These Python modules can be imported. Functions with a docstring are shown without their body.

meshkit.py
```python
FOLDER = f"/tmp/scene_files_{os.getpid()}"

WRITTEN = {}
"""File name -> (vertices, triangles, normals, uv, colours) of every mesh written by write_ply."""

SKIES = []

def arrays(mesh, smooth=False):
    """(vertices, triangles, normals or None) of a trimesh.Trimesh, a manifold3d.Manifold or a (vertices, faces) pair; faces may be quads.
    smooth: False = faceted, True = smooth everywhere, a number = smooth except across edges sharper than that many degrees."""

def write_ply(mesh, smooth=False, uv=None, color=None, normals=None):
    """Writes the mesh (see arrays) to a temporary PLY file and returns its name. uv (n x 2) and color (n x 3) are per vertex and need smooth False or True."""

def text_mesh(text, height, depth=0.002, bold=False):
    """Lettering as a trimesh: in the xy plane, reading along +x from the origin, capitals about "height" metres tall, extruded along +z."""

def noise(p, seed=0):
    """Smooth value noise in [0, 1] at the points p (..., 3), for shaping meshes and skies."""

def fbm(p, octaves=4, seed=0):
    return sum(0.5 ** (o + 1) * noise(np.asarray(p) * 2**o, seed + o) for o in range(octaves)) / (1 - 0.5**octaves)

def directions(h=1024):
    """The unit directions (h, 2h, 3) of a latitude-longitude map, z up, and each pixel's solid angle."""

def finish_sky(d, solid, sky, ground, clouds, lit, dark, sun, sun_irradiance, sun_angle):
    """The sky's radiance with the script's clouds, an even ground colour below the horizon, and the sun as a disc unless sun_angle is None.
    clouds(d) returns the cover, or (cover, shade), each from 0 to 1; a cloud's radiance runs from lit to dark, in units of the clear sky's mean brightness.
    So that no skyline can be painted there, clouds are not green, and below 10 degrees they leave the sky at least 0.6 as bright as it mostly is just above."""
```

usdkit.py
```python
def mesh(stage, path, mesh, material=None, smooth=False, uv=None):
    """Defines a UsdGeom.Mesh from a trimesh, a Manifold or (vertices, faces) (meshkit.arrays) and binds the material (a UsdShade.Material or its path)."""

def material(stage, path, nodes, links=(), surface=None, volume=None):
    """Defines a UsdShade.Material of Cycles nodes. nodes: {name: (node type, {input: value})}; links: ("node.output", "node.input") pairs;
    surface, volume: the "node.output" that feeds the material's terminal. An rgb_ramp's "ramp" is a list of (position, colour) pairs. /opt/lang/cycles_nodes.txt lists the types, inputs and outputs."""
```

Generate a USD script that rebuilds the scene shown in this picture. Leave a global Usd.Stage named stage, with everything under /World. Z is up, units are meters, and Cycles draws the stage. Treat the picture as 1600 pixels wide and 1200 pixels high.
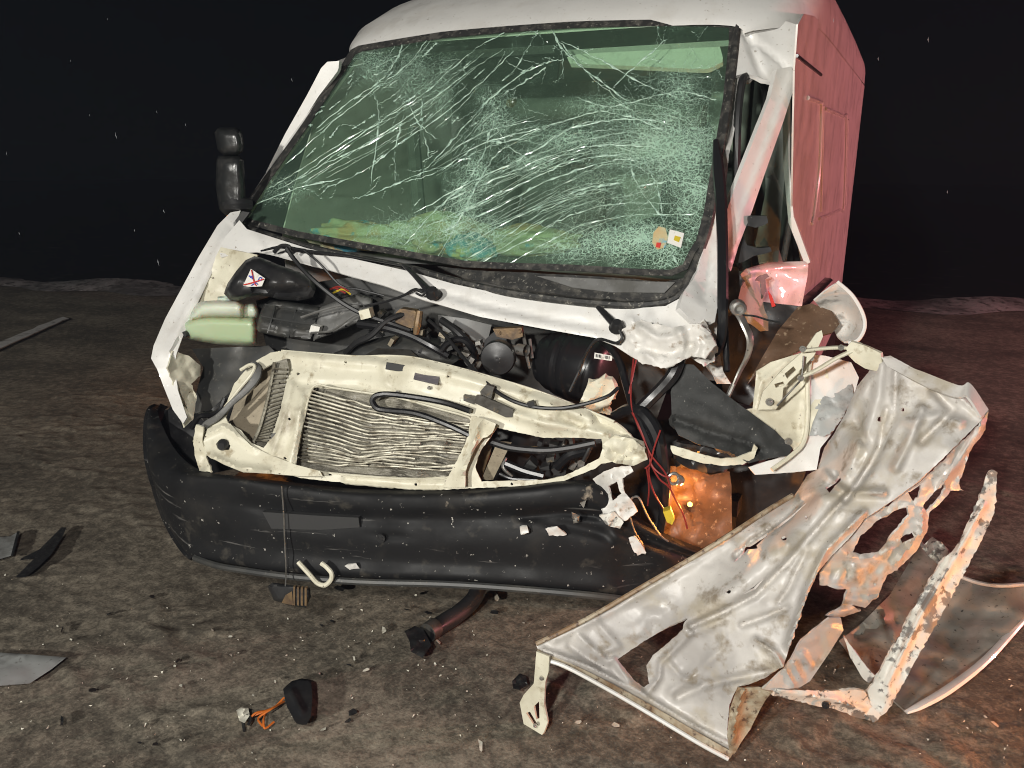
import math, random
import numpy as np
import trimesh, shapely
from shapely.geometry import Polygon, LineString, Point
from scipy.spatial import Delaunay, cKDTree
from scipy.interpolate import RBFInterpolator
from pxr import Usd, UsdGeom, UsdLux, UsdShade, Gf, Sdf, Vt
import usdkit, meshkit

stage = Usd.Stage.CreateInMemory()
UsdGeom.SetStageUpAxis(stage, 'Z'); UsdGeom.SetStageMetersPerUnit(stage, 1.0)
UsdGeom.Xform.Define(stage, '/World'); UsdGeom.Scope.Define(stage, '/World/Looks')
rng = np.random.default_rng(7); random.seed(7)

# ------------------------------------------------------------------ camera
C = np.array([1.33, -1.84, 1.62]); yaw, pitch, roll = np.radians([25.5, 15.0, 0.4]); F = 1250.0
f_ = np.array([-np.sin(yaw)*np.cos(pitch), np.cos(yaw)*np.cos(pitch), -np.sin(pitch)])
r_ = np.array([np.cos(yaw), np.sin(yaw), 0]); u_ = np.cross(r_, f_)
r_, u_ = np.cos(roll)*r_+np.sin(roll)*u_, -np.sin(roll)*r_+np.cos(roll)*u_
cam = UsdGeom.Camera.Define(stage, '/World/camera')
m4 = np.eye(4); m4[0, :3], m4[1, :3], m4[2, :3], m4[3, :3] = r_, u_, -f_, C
cam.AddTransformOp().Set(Gf.Matrix4d(m4.tolist()))
cam.CreateHorizontalApertureAttr(36.0); cam.CreateVerticalApertureAttr(27.0)
cam.CreateFocalLengthAttr(36.0*F/1600); cam.CreateClippingRangeAttr(Gf.Vec2f(0.05, 500))
cam.CreateExposureAttr(0.0)

# ------------------------------------------------------------------ sky, moon, lamps of the night scene
SUN_EL, SUN_ROT = 0.5, math.atan2(-0.3, -0.9)
sky_mat = usdkit.material(stage, '/World/Looks/night_sky', {
    's': ('sky_texture', {'sky_type': 'single_scattering', 'sun_disc': False, 'sun_elevation': SUN_EL, 'sun_rotation': SUN_ROT}),
    'b': ('background_shader', {'strength': 0.00015})}, [('s.color', 'b.color')], surface='b.background')
dome = UsdLux.DomeLight.Define(stage, '/World/sky')
UsdShade.MaterialBindingAPI.Apply(dome.GetPrim()).Bind(sky_mat)
dome.GetPrim().SetCustomDataByKey('kind', 'structure')
sun = UsdLux.DistantLight.Define(stage, '/World/moonlight')
sun.CreateNormalizeAttr(True); sun.CreateIntensityAttr(0.004); sun.CreateAngleAttr(0.5); sun.CreateColorAttr(Gf.Vec3f(1, .93, .85))
sd = np.array([math.sin(SUN_ROT)*math.cos(SUN_EL), math.cos(SUN_ROT)*math.cos(SUN_EL), math.sin(SUN_EL)])
q = Gf.Rotation(Gf.Vec3d(0, 0, 1), Gf.Vec3d(*map(float, sd))).GetQuat()
sun.AddOrientOp().Set(Gf.Quatf(float(q.GetReal()), Gf.Vec3f(*q.GetImaginary())))

def lamp(name, pos, radius, intensity, color):
    l = UsdLux.SphereLight.Define(stage, '/World/'+name)
    l.CreateRadiusAttr(radius); l.CreateIntensityAttr(intensity); l.CreateColorAttr(Gf.Vec3f(*color)); l.CreateNormalizeAttr(True)
    l.AddTranslateOp().Set(Gf.Vec3d(*map(float, pos)))
    return l
FLOOD = np.array([-0.3, -13.5, 4.9])
lamp('rescue_flood_lamp', FLOOD, 0.3, 1950.0, (1.0, .97, .90))
lamp('camera_fill_lamp', C-.55*r_+.30*u_-.30*f_, 0.06, 62.0, (1.0, .97, .92))  # fill lamp added beside the camera to lift the black shadows
lamp('red_beacon_lamp', (8.0, 5.2, 1.35), 0.15, 400.0, (1.0, .31, .34))
lamp('amber_beacon_lamp', (2.5, .40, 0.12), 0.05, 17, (1.0, .33, .06))
lamp('amber_flasher_lamp', (-3.0, 2.6, 0.95), 0.08, 2.2, (1.0, .33, .06))

# ------------------------------------------------------------------ from a sight line to a point on a real surface
nB = np.array([-.2764, .961, 0]); P0 = np.array([-.73, -.06, 0])      # the crushed front of the van: a vertical plane
def rays(px, py):
    px, py = np.asarray(px, float), np.asarray(py, float)
    return f_ + ((px-800)/F)[..., None]*r_ - ((py-600)/F)[..., None]*u_
def V(px, py, o):                                                       # o metres behind the crushed front
    d = rays(px, py); return C + d*((np.asarray(o, float)-(C-P0)@nB)/(d@nB))[..., None]
def G(px, py, z):                                                       # at height z above the road
    d = rays(px, py); return C + d*((np.asarray(z, float)-C[2])/d[..., 2])[..., None]
nW = np.array([0, 1, -.743]); dW = .62-.743*1.255; nWu = -nW/np.linalg.norm(nW)
def W(px, py, o=0.0):                                                   # windscreen plane; o > 0 is towards the street
    d = rays(px, py); p = C + d*((dW-C@nW)/(d@nW))[..., None]
    return p + np.asarray(o, float)[..., None]*nWu
def S(px, py, x):                                                       # plane of the van's side, X = x
    d = rays(px, py); return C + d*((np.asarray(x, float)-C[0])/d[..., 0])[..., None]

# ------------------------------------------------------------------ materials
LOOK = {}
def M(name, base, rough=.5, layers=(), metal=0, bump=None, spec=.5, coat=0, bevel=0, extra=None, roughvar=None):
    """layers: (noise scale, low, high, colour[, stretch[, detail]]) laid over the base colour where the noise lies between low and high."""
    n = {'geo': ('geometry', {}), 'p': ('principled_bsdf', {'roughness': rough, 'metallic': metal, 'specular_ior_level': spec, 'coat_weight': coat, **(extra or {})}),
         'c0': ('color', {'value': base})}
    L = []; cur = 'c0.color'
    for i, ly in enumerate(layers):
        sc, lo, hi, col = ly[:4]; st = ly[4] if len(ly) > 4 else (1, 1, 1); det = ly[5] if len(ly) > 5 else 6
        n[f'm{i}'] = ('mapping', {'scale': st, 'location': (i*3.1, i*1.7, i*.9), 'rotation': ly[6] if len(ly) > 6 else (0, 0, 0)})
        n[f'n{i}'] = ('noise_texture', {'scale': sc, 'detail': det, 'roughness': .6})
        n[f'r{i}'] = ('map_range', {'from_min': lo, 'from_max': hi, 'clamp': True})
        n[f'x{i}'] = ('mix_color', {'b': col})
        L += [('geo.position', f'm{i}.vector'), (f'm{i}.vector', f'n{i}.vector'), (f'n{i}.fac', f'r{i}.value'), (f'r{i}.result', f'x{i}.fac'), (cur, f'x{i}.a')]
        cur = f'x{i}.result'
    L.append((cur, 'p.base_color'))
    if roughvar:
        n['rn'] = ('noise_texture', {'scale': roughvar[0], 'detail': 5}); n['rr'] = ('map_range', {'from_min': .35, 'from_max': .65, 'to_min': roughvar[1], 'to_max': roughvar[2], 'clamp': True})
        L += [('geo.position', 'rn.vector'), ('rn.fac', 'rr.value'), ('rr.result', 'p.roughness')]
    nrm = None
    if False and bevel:
        n['bv'] = ('bevel', {'radius': bevel, 'samples': 4}); nrm = 'bv.bevel'
    if bump:
        n['bn'] = ('noise_texture', {'scale': bump[0], 'detail': 6, 'roughness': .65}); n['bp'] = ('bump', {'strength': bump[1], 'distance': bump[2]})
        L += [('geo.position', 'bn.vector'), ('bn.fac', 'bp.height')]
        if nrm: L.append((nrm, 'bp.normal'))
        nrm = 'bp.normal'
    if nrm: L.append((nrm, 'p.normal'))
    LOOK[name] = usdkit.material(stage, '/World/Looks/'+name, n, L, surface='p.BSDF')
    return name
DIRT = (.13, .105, .075)
M('white_paint', (.74, .73, .70), .38, [(5, .5, .8, (.60, .57, .52)), (60, .64, .72, (.35, .31, .26)), (3, .60, .8, (.45, .42, .37), (1, 1, .25))], coat=.25, bump=(140, .05, .002), roughvar=(7, .28, .5))
M('bay_paint', (.66, .63, .50), .45, [(7, .48, .72, (.52, .48, .36)), (22, .58, .70, (.36, .31, .21)), (70, .66, .72, (.10, .08, .06)), (4, .62, .75, (.30, .26, .19))], bump=(90, .12, .003), bevel=.004, roughvar=(9, .35, .6))
M('scraped_paint', (.66, .64, .60), .42, [(6, .46, .62, (.48, .46, .42)), (9, .60, .70, (.26, .255, .24), (1, 1, 2.0)), (34, .60, .70, (.30, .24, .18)), (9, .66, .72, (.12, .11, .10))], bump=(80, .25, .004), roughvar=(9, .3, .6))
M('bonnet_inner', (.54, .515, .48), .50, [(2.6, .46, .62, (.38, .36, .34)), (7, .50, .64, (.42, .375, .30)), (16, .56, .70, (.24, .20, .15)), (44, .65, .73, (.20, .17, .14)), (90, .70, .74, (.06, .05, .045)), (6, .64, .74, (.24, .18, .12))], bump=(60, .25, .004), spec=.5, roughvar=(6, .30, .60))
M('rusty_edge', (.42, .36, .26), .6, [(15, .42, .6, (.24, .15, .08)), (50, .55, .65, (.10, .06, .04))], bump=(80, .4, .003))
M('peeling_white', (.62, .60, .54), .5, [(16, .54, .58, (.19, .18, .165), (1, 1, 1)), (45, .60, .66, (.12, .11, .1)), (7, .6, .7, (.4, .37, .31))], bump=(50, .5, .004))
M('inner_wing_grey', (.30, .285, .25), .42, [(5, .45, .62, (.19, .175, .145)), (12, .56, .66, (.31, .29, .25)), (60, .62, .68, (.05, .045, .04))], bump=(30, .3, .004), roughvar=(8, .25, .6))
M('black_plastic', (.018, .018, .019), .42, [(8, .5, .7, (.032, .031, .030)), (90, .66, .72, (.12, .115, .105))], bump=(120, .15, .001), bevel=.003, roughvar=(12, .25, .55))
M('bumper_plastic', (.0085, .0086, .0092), .55, [(5, .52, .7, (.019, .0175, .016)), (14, .60, .72, (.042, .038, .032)), (26, .645, .72, (.10, .096, .09), (.16, .16, 2.4)), (60, .665, .70, (.42, .40, .36)), (9, .68, .74, (.26, .22, .17))], bump=(160, .3, .0012), roughvar=(7, .52, .78), spec=.26)
M('grey_plastic', (.16, .16, .155), .5, [(9, .45, .65, (.10, .098, .09)), (60, .62, .7, (.26, .25, .23))], bump=(70, .15, .001), bevel=.003)
M('lid_plastic', (.036, .037, .036), .45, [(9, .45, .65, (.06, .058, .052)), (60, .62, .7, (.10, .095, .085))], bump=(70, .15, .001), bevel=.004)
M('rubber', (.014, .014, .0145), .48, [(30, .6, .75, (.05, .048, .045))], bump=(90, .2, .001))
M('wet_rubber', (.010, .010, .011), .30, [(40, .62, .75, (.04, .038, .035))], bump=(60, .3, .001))
M('insulation', (.022, .023, .022), .7, [(8, .5, .7, (.034, .034, .032)), (120, .6, .7, (.06, .06, .055)), (50, .69, .72, (.4, .38, .34))], bump=(220, .5, .002))
M('dark_metal', (.10, .095, .085), .45, [(14, .45, .62, (.05, .045, .038)), (30, .58, .68, (.17, .13, .08))], metal=.5, bump=(60, .4, .003), bevel=.003)
M('bare_metal', (.52, .51, .48), .32, [(20, .5, .68, (.30, .27, .22)), (60, .64, .7, (.08, .07, .05))], metal=.85, bump=(50, .3, .002), bevel=.002)
M('brown_metal', (.20, .13, .065), .5, [(20, .45, .65, (.09, .06, .04))], metal=.3, bump=(50, .4, .003), bevel=.002)
M('fin_metal', (.36, .34, .27), .46, [(24, .46, .62, (.17, .15, .11)), (60, .58, .68, (.06, .05, .04))], metal=.45, bump=(90, .4, .002))
M('radiator_core', (.23, .215, .17), .55, [(10, .46, .62, (.075, .068, .052)), (150, .5, .62, (.33, .31, .26), (.25, .25, 1.6)), (28, .60, .7, (.40, .39, .35))], metal=.35, bump=(180, .9, .004))
M('brown_card', (.33, .28, .20), .6, [(10, .46, .66, (.20, .165, .11)), (60, .6, .68, (.09, .07, .05), (1, 1, 4))], bump=(60, .3, .002))
M('tank_plastic', (.62, .64, .52), .35, [(5, .5, .8, (.52, .50, .40))], extra={'subsurface_weight': .3, 'subsurface_scale': .02}, bump=(20, .05, .003), bevel=.006)
M('coolant_green', (.40, .49, .30), .3, [(4, .45, .7, (.46, .52, .36))], extra={'subsurface_weight': .3, 'subsurface_scale': .02}, bevel=.006)
M('seal', (.022, .022, .021), .6, [(30, .48, .62, (.07, .066, .058)), (80, .6, .68, (.22, .21, .18))], bump=(90, .5, .003))
M('red_wire', (.24, .026, .022), .4, [(30, .55, .7, (.16, .02, .02))])
M('orange_wire', (.55, .14, .02), .4)
M('yellow_plastic', (.55, .42, .03), .45, [(40, .55, .7, (.25, .19, .05))])
M('white_label', (.72, .71, .66), .55, [(50, .6, .7, (.4, .38, .34))])
M('print_black', (.03, .03, .03), .6)
M('print_red', (.58, .05, .04), .5)
M('print_blue', (.06, .08, .42), .5)
M('panel_sticker', (.11, .10, .11), .5, [(60, .55, .62, (.17, .15, .15), (.3, .3, 3))])
M('mirror_shell', (.020, .021, .021), .28, [(18, .5, .7, (.045, .044, .042))], bump=(30, .25, .004))
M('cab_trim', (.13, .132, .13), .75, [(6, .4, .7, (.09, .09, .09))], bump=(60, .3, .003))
M('cab_pale', (.36, .37, .35), .7, [(4, .4, .7, (.26, .27, .26))], bump=(40, .2, .003))
M('lining_reflection_pale', (.74, .76, .70), .6, [(30, .5, .7, (.6, .62, .56))])  # pale colour carries the reflection of the lit roof lining
M('seat_fabric', (.10, .10, .105), .9, [(30, .4, .6, (.07, .07, .075))], bump=(200, .5, .002))
M('cloth_pale', (.46, .50, .33), .9, [(6, .45, .6, (.52, .36, .17)), (9, .58, .64, (.10, .38, .50))], bump=(40, .5, .006))
M('cloth_blue', (.16, .42, .52), .9, [(12, .5, .6, (.5, .5, .25))], bump=(60, .5, .006))
M('paper', (.6, .58, .5), .8)
M('orange_liner', (.13, .075, .045), .5, [(10, .45, .65, (.08, .045, .025)), (50, .6, .68, (.28, .2, .13))], bump=(40, .5, .004))
M('shard', (.36, .37, .36), .35, [(9, .5, .65, (.2, .2, .19)), (40, .6, .7, (.12, .11, .1))], bump=(30, .3, .002), bevel=.001)
M('paint_chip', (.68, .66, .56), .5, [(60, .55, .7, (.4, .36, .28))])
M('black_chip', (.016, .016, .017), .5, [(60, .5, .7, (.05, .05, .045))], bump=(100, .5, .002))
M('dirty_snow', (.30, .29, .28), .8, [(1.5, .42, .6, (.10, .095, .09), (1, 1, 1)), (9, .5, .62, (.06, .056, .05))], bump=(14, .6, .03))
M('snow_flake', (.30, .31, .33), .6)
M('road_paint', (.55, .54, .52), .7, [(9, .52, .66, (.25, .23, .21))], bump=(60, .4, .004))

# wet road under thin brown slush
usdkit.material(stage, '/World/Looks/slush_road', {
    'g': ('geometry', {}),
    'mp': ('mapping', {'scale': (1, 1, 1), 'rotation': (0, 0, .30)}), 'mp2': ('mapping', {'scale': (.28, 1.5, 1), 'rotation': (0, 0, -.12)}),
    'n1': ('noise_texture', {'scale': 1.7, 'detail': 8, 'roughness': .64}), 'n2': ('noise_texture', {'scale': 21, 'detail': 8, 'roughness': .68, 'distortion': .15}),
    'n3': ('noise_texture', {'scale': 90, 'detail': 4, 'roughness': .7}), 'n4': ('noise_texture', {'scale': 1.3, 'detail': 5}),
    'a1': ('math', {'math_type': 'multiply', 'value2': .42}), 'a2': ('math', {'math_type': 'multiply_add', 'value2': .72}), 'a3': ('math', {'math_type': 'multiply_add', 'value2': .50}), 'a4': ('math', {'math_type': 'multiply_add', 'value2': .32}),
    'cr': ('rgb_ramp', {'ramp': [(0, (.038, .034, .029)), (.60, (.062, .054, .043)), (.71, (.120, .104, .080)), (.80, (.22, .190, .145)), (.95, (.38, .33, .255))]}),
    'rs': ('math', {'math_type': 'multiply', 'value2': .755}),
    'rr': ('map_range', {'from_min': .55, 'from_max': .95, 'to_min': .20, 'to_max': .85, 'clamp': True}),
    'bp': ('bump', {'strength': .45, 'distance': .014}), 'p': ('principled_bsdf', {'specular_ior_level': .35})},
    [('g.position', 'mp.vector'), ('mp.vector', 'n1.vector'), ('mp.vector', 'n2.vector'), ('g.position', 'n3.vector'), ('g.position', 'mp2.vector'), ('mp2.vector', 'n4.vector'),
     ('n1.fac', 'a1.value1'), ('n2.fac', 'a2.value1'), ('a1.value', 'a2.value3'), ('n3.fac', 'a3.value1'), ('a2.value', 'a3.value3'), ('n4.fac', 'a4.value1'), ('a3.value', 'a4.value3'),
     ('a4.value', 'rs.value1'), ('rs.value', 'cr.fac'), ('cr.color', 'p.base_color'), ('a4.value', 'rr.value'), ('rr.result', 'p.roughness'), ('a3.value', 'bp.height'), ('bp.normal', 'p.normal')], surface='p.BSDF')
M('night_dark_verge', (.008, .008, .0075), .9, [(2.2, .60, .68, (.05, .05, .048))], spec=.1, bump=(12, .8, .05))  # near black stands for the unlit dark beyond the road; noise adds snow patches

# crazed green laminated glass: clear tinted pane, fracture surfaces scatter the light where the pane is crushed ('craze' on the mesh)
usdkit.material(stage, '/World/Looks/crazed_glass', {
    'g': ('geometry', {}), 'cz': ('attribute', {'attribute': 'craze'}),
    'nz': ('noise_texture', {'scale': 26, 'detail': 4}), 'wv': ('vector_math', {'math_type': 'multiply_add', 'vector2': (.035, .035, .035)}),
    'v1': ('voronoi_texture', {'feature': 'distance_to_edge', 'scale': 48}), 'v2': ('voronoi_texture', {'feature': 'distance_to_edge', 'scale': 115}),
    'nb': ('noise_texture', {'scale': 9, 'detail': 6, 'roughness': .65}), 'nf': ('noise_texture', {'scale': 160, 'detail': 3, 'roughness': .7}),
    'cm': ('math', {'math_type': 'multiply_add', 'value2': .85, 'value3': -.47}), 'cd': ('math', {'math_type': 'add', 'use_clamp': True}),
    't1': ('math', {'math_type': 'multiply', 'value2': .075}), 't2': ('math', {'math_type': 'multiply', 'value2': .10}),
    'l1': ('math', {'math_type': 'less_than'}), 'l2': ('math', {'math_type': 'less_than'}), 'mx': ('math', {'math_type': 'maximum'}),
    'hz': ('map_range', {'from_min': .38, 'from_max': 1.05, 'to_min': 0.0, 'to_max': .60, 'clamp': True}), 'hf': ('math', {'math_type': 'multiply'}),
    'nfm': ('map_range', {'from_min': .40, 'from_max': .62, 'clamp': True}),
    'em': ('math', {'math_type': 'multiply', 'value2': .80}), 'sum': ('math', {'math_type': 'add', 'use_clamp': True}), 'even_haze': ('math', {'math_type': 'add', 'value2': .055, 'use_clamp': True}),  # last node adds an even diffuse haze over the whole pane
    'tr': ('transparent_bsdf', {'color': (.84, .94, .85)}), 'gl': ('glossy_bsdf', {'roughness': .03, 'color': (.9, 1, .93)}), 'lw': ('layer_weight', {'blend': .5}), 'f4': ('math', {'math_type': 'power', 'value2': 4.0}), 'fr': ('math', {'math_type': 'multiply_add', 'value2': .5, 'value3': .035}), 'cl': ('mix_closure', {}),
    'df': ('diffuse_bsdf', {'color': (.50, .74, .58)}), 'tl': ('translucent_bsdf', {'color': (.48, .72, .56)}), 'dm': ('mix_closure', {'fac': .35}), 'out': ('mix_closure', {})},
    [('g.position', 'nz.vector'), ('nz.color', 'wv.vector1'), ('g.position', 'wv.vector3'), ('wv.vector', 'v1.vector'), ('wv.vector', 'v2.vector'), ('g.position', 'nb.vector'), ('g.position', 'nf.vector'),
     ('nb.fac', 'cm.value1'), ('cm.value', 'cd.value1'), ('cz.fac', 'cd.value2'), ('cz.fac', 't1.value1'), ('cd.value', 't2.value1'),
     ('v1.distance', 'l1.value1'), ('t1.value', 'l1.value2'), ('v2.distance', 'l2.value1'), ('t2.value', 'l2.value2'), ('l1.value', 'mx.value1'), ('l2.value', 'mx.value2'),
     ('cd.value', 'hz.value'), ('nf.fac', 'nfm.value'), ('hz.result', 'hf.value1'), ('nfm.result', 'hf.value2'),
     ('mx.value', 'em.value1'), ('em.value', 'sum.value1'), ('hf.value', 'sum.value2'), ('sum.value', 'even_haze.value1'),
     ('tr.BSDF', 'cl.closure1'), ('gl.BSDF', 'cl.closure2'), ('lw.facing', 'f4.value1'), ('f4.value', 'fr.value1'), ('fr.value', 'cl.fac'), ('df.BSDF', 'dm.closure1'), ('tl.BSDF', 'dm.closure2'),
     ('cl.closure', 'out.closure1'), ('dm.closure', 'out.closure2'), ('even_haze.value', 'out.fac')], surface='out.closure')
M('crack_edge', (.52, .70, .58), .15, [(70, .46, .6, (.30, .44, .36))], spec=.8)
usdkit.material(stage, '/World/Looks/side_glass', {'t': ('transparent_bsdf', {'color': (.82, .86, .84)}), 'g': ('glossy_bsdf', {'roughness': .05}), 'x': ('mix_closure', {'fac': .06})},
    [('t.BSDF', 'x.closure1'), ('g.BSDF', 'x.closure2')], surface='x.closure')
usdkit.material(stage, '/World/Looks/lit_bulb', {'e': ('emission', {'color': (1, .42, .08), 'strength': 9})}, surface='e.emission')

# ------------------------------------------------------------------ scene graph
USED = set(); BASE = {}
def numbered(parent, name):
    p, k = f'{parent}/{name}', 0
    while p in USED:
        k += 1; p = f'{parent}/{name}_{k:03d}'
    USED.add(p); return p
def keys(prim, label=None, cat=None, group=None, kind=None):
    for k, v in (('label', label), ('category', cat), ('group', group), ('kind', kind)):
        if v: prim.SetCustomDataByKey(k, v)
def thing(name, label, cat, base=(0, 0, 0), group=None):
    p = numbered('/World', name); x = UsdGeom.Xform.Define(stage, p); x.AddTranslateOp().Set(Gf.Vec3d(*map(float, base)))
    BASE[p] = np.asarray(base, float); keys(x.GetPrim(), label, cat, group); return p
def obj(name, mesh, mat, parent='/World', label=None, cat=None, group=None, kind=None, smooth=35, var=None):
    p = numbered(parent, name); base = BASE.get(parent, np.zeros(3)); BASE[p] = base
    if hasattr(mesh, 'vertices'): mesh = trimesh.Trimesh(np.asarray(mesh.vertices)-base, mesh.faces, process=False)
    g = usdkit.mesh(stage, p, mesh, '/World/Looks/'+mat, smooth=False if var is not None else smooth)
    if var is not None:
        UsdGeom.PrimvarsAPI(g).CreatePrimvar('craze', Sdf.ValueTypeNames.FloatArray, 'vertex').Set(Vt.FloatArray.FromNumpy(np.asarray(var, np.float32)))
    keys(g.GetPrim(), label, cat, group, kind); return p

# ------------------------------------------------------------------ shape helpers
def catmull(P, n=6, closed=False):
    P = np.asarray(P, float)
    if len(P) < 3 and not closed:
        return P[0] + (P[-1]-P[0])*np.linspace(0, 1, n+1)[:, None]
    Q = np.vstack([P[-1:], P, P[:2]]) if closed else np.vstack([2*P[:1]-P[1:2], P, 2*P[-1:]-P[-2:-1]])
    t = np.linspace(0, 1, n, endpoint=False)[:, None]; out = []
    for i in range(len(Q)-3):
        a, b, c, d = Q[i:i+4]
        out.append(.5*(2*b+(c-a)*t+(2*a-5*b+4*c-d)*t*t+(3*b-a-3*c+d)*t**3))
    out = np.vstack(out)
    return out if closed else np.vstack([out, P[-1:]])
def tube(P, r, n=8, sm=5, closed=False, flat=1.0, caps=True):
    """r: radius or one per point; flat squeezes the section towards a band."""
    P = np.asarray(P, float); R = np.broadcast_to(np.asarray(r, float), len(P))
    if sm: D = catmull(np.c_[P, R], sm, closed); P, R = D[:, :3], np.maximum(D[:, 3], 1e-4)
    N = len(P); T = np.roll(P, -1, 0)-np.roll(P, 1, 0) if closed else np.gradient(P, axis=0)
    T /= np.linalg.norm(T, axis=1, keepdims=True)+1e-12
    a = np.cross(T[0], [0, 0, 1.0]); a = a if np.linalg.norm(a) > .1 else np.cross(T[0], [0, 1.0, 0]); A = []
    for t in T:
        a = a-t*(a@t); a /= np.linalg.norm(a)+1e-12; A.append(a)
    A = np.array(A); B = np.cross(T, A); th = np.arange(n)*2*np.pi/n
    v = (P[:, None]+R[:, None, None]*(np.cos(th)[None, :, None]*A[:, None]+flat*np.sin(th)[None, :, None]*B[:, None])).reshape(-1, 3)
    f = []; M_ = N if closed else N-1
    i, j = np.meshgrid(np.arange(M_), np.arange(n), indexing='ij'); i, j = i.ravel(), j.ravel(); i2, j2 = (i+1) % N, (j+1) % n
    f = np.vstack([np.c_[i*n+j, i*n+j2, i2*n+j2], np.c_[i*n+j, i2*n+j2, i2*n+j]])
    if not closed and caps:
        v = np.vstack([v, P[:1], P[-1:]]); k = np.arange(n); k2 = (k+1) % n
        f = np.vstack([f, np.c_[k2, k, np.full(n, N*n)], np.c_[(N-1)*n+k, (N-1)*n+k2, np.full(n, N*n+1)]])
    return trimesh.Trimesh(v, f, process=False)
def join(*ms): return trimesh.util.concatenate([m for m in ms])
def lathe(profile, c, axis, n=28):
    """profile: (radius, along) pairs about the axis from c."""
    axis = np.asarray(axis, float)/np.linalg.norm(axis); a = np.cross(axis, [0, 0, 1.0]); a = a if np.linalg.norm(a) > .1 else np.cross(axis, [0, 1.0, 0]); a /= np.linalg.norm(a); b = np.cross(axis, a)
    th = np.arange(n)*2*np.pi/n; pr = np.asarray(profile, float)
    v = (np.asarray(c)+pr[:, 1][:, None, None]*axis+pr[:, 0][:, None, None]*(np.cos(th)[None, :, None]*a+np.sin(th)[None, :, None]*b)).reshape(-1, 3)
    i, j = np.meshgrid(np.arange(len(pr)-1), np.arange(n), indexing='ij'); i, j = i.ravel(), j.ravel(); j2 = (j+1) % n
    return trimesh.Trimesh(v, np.vstack([np.c_[i*n+j, i*n+j2, (i+1)*n+j2], np.c_[i*n+j, (i+1)*n+j2, (i+1)*n+j]]), process=False)
def depth_field(ctrl):
    if np.ndim(ctrl) == 0: return lambda p: np.full(len(p), float(ctrl))
    c = np.asarray(ctrl, float); s = 200.0
    if len(c) < 4:
        A = np.c_[np.ones(len(c)), c[:, :2]/s]; k = np.linalg.lstsq(A, c[:, 2], rcond=None)[0]
        return lambda p: np.c_[np.ones(len(p)), p/s]@k
    rb = RBFInterpolator(c[:, :2]/s, c[:, 2], kernel='linear', smoothing=.02, degree=1)
    return lambda p: rb(p/s)
def seg_dist(p, line):
    d = np.full(len(p), 1e9); line = np.asarray(line, float)
    for a, b in zip(line[:-1], line[1:]):
        ab = b-a; t = np.clip(((p-a)@ab)/(ab@ab+1e-9), 0, 1); d = np.minimum(d, np.linalg.norm(p-a-t[:, None]*ab, axis=1))
    return d
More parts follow.
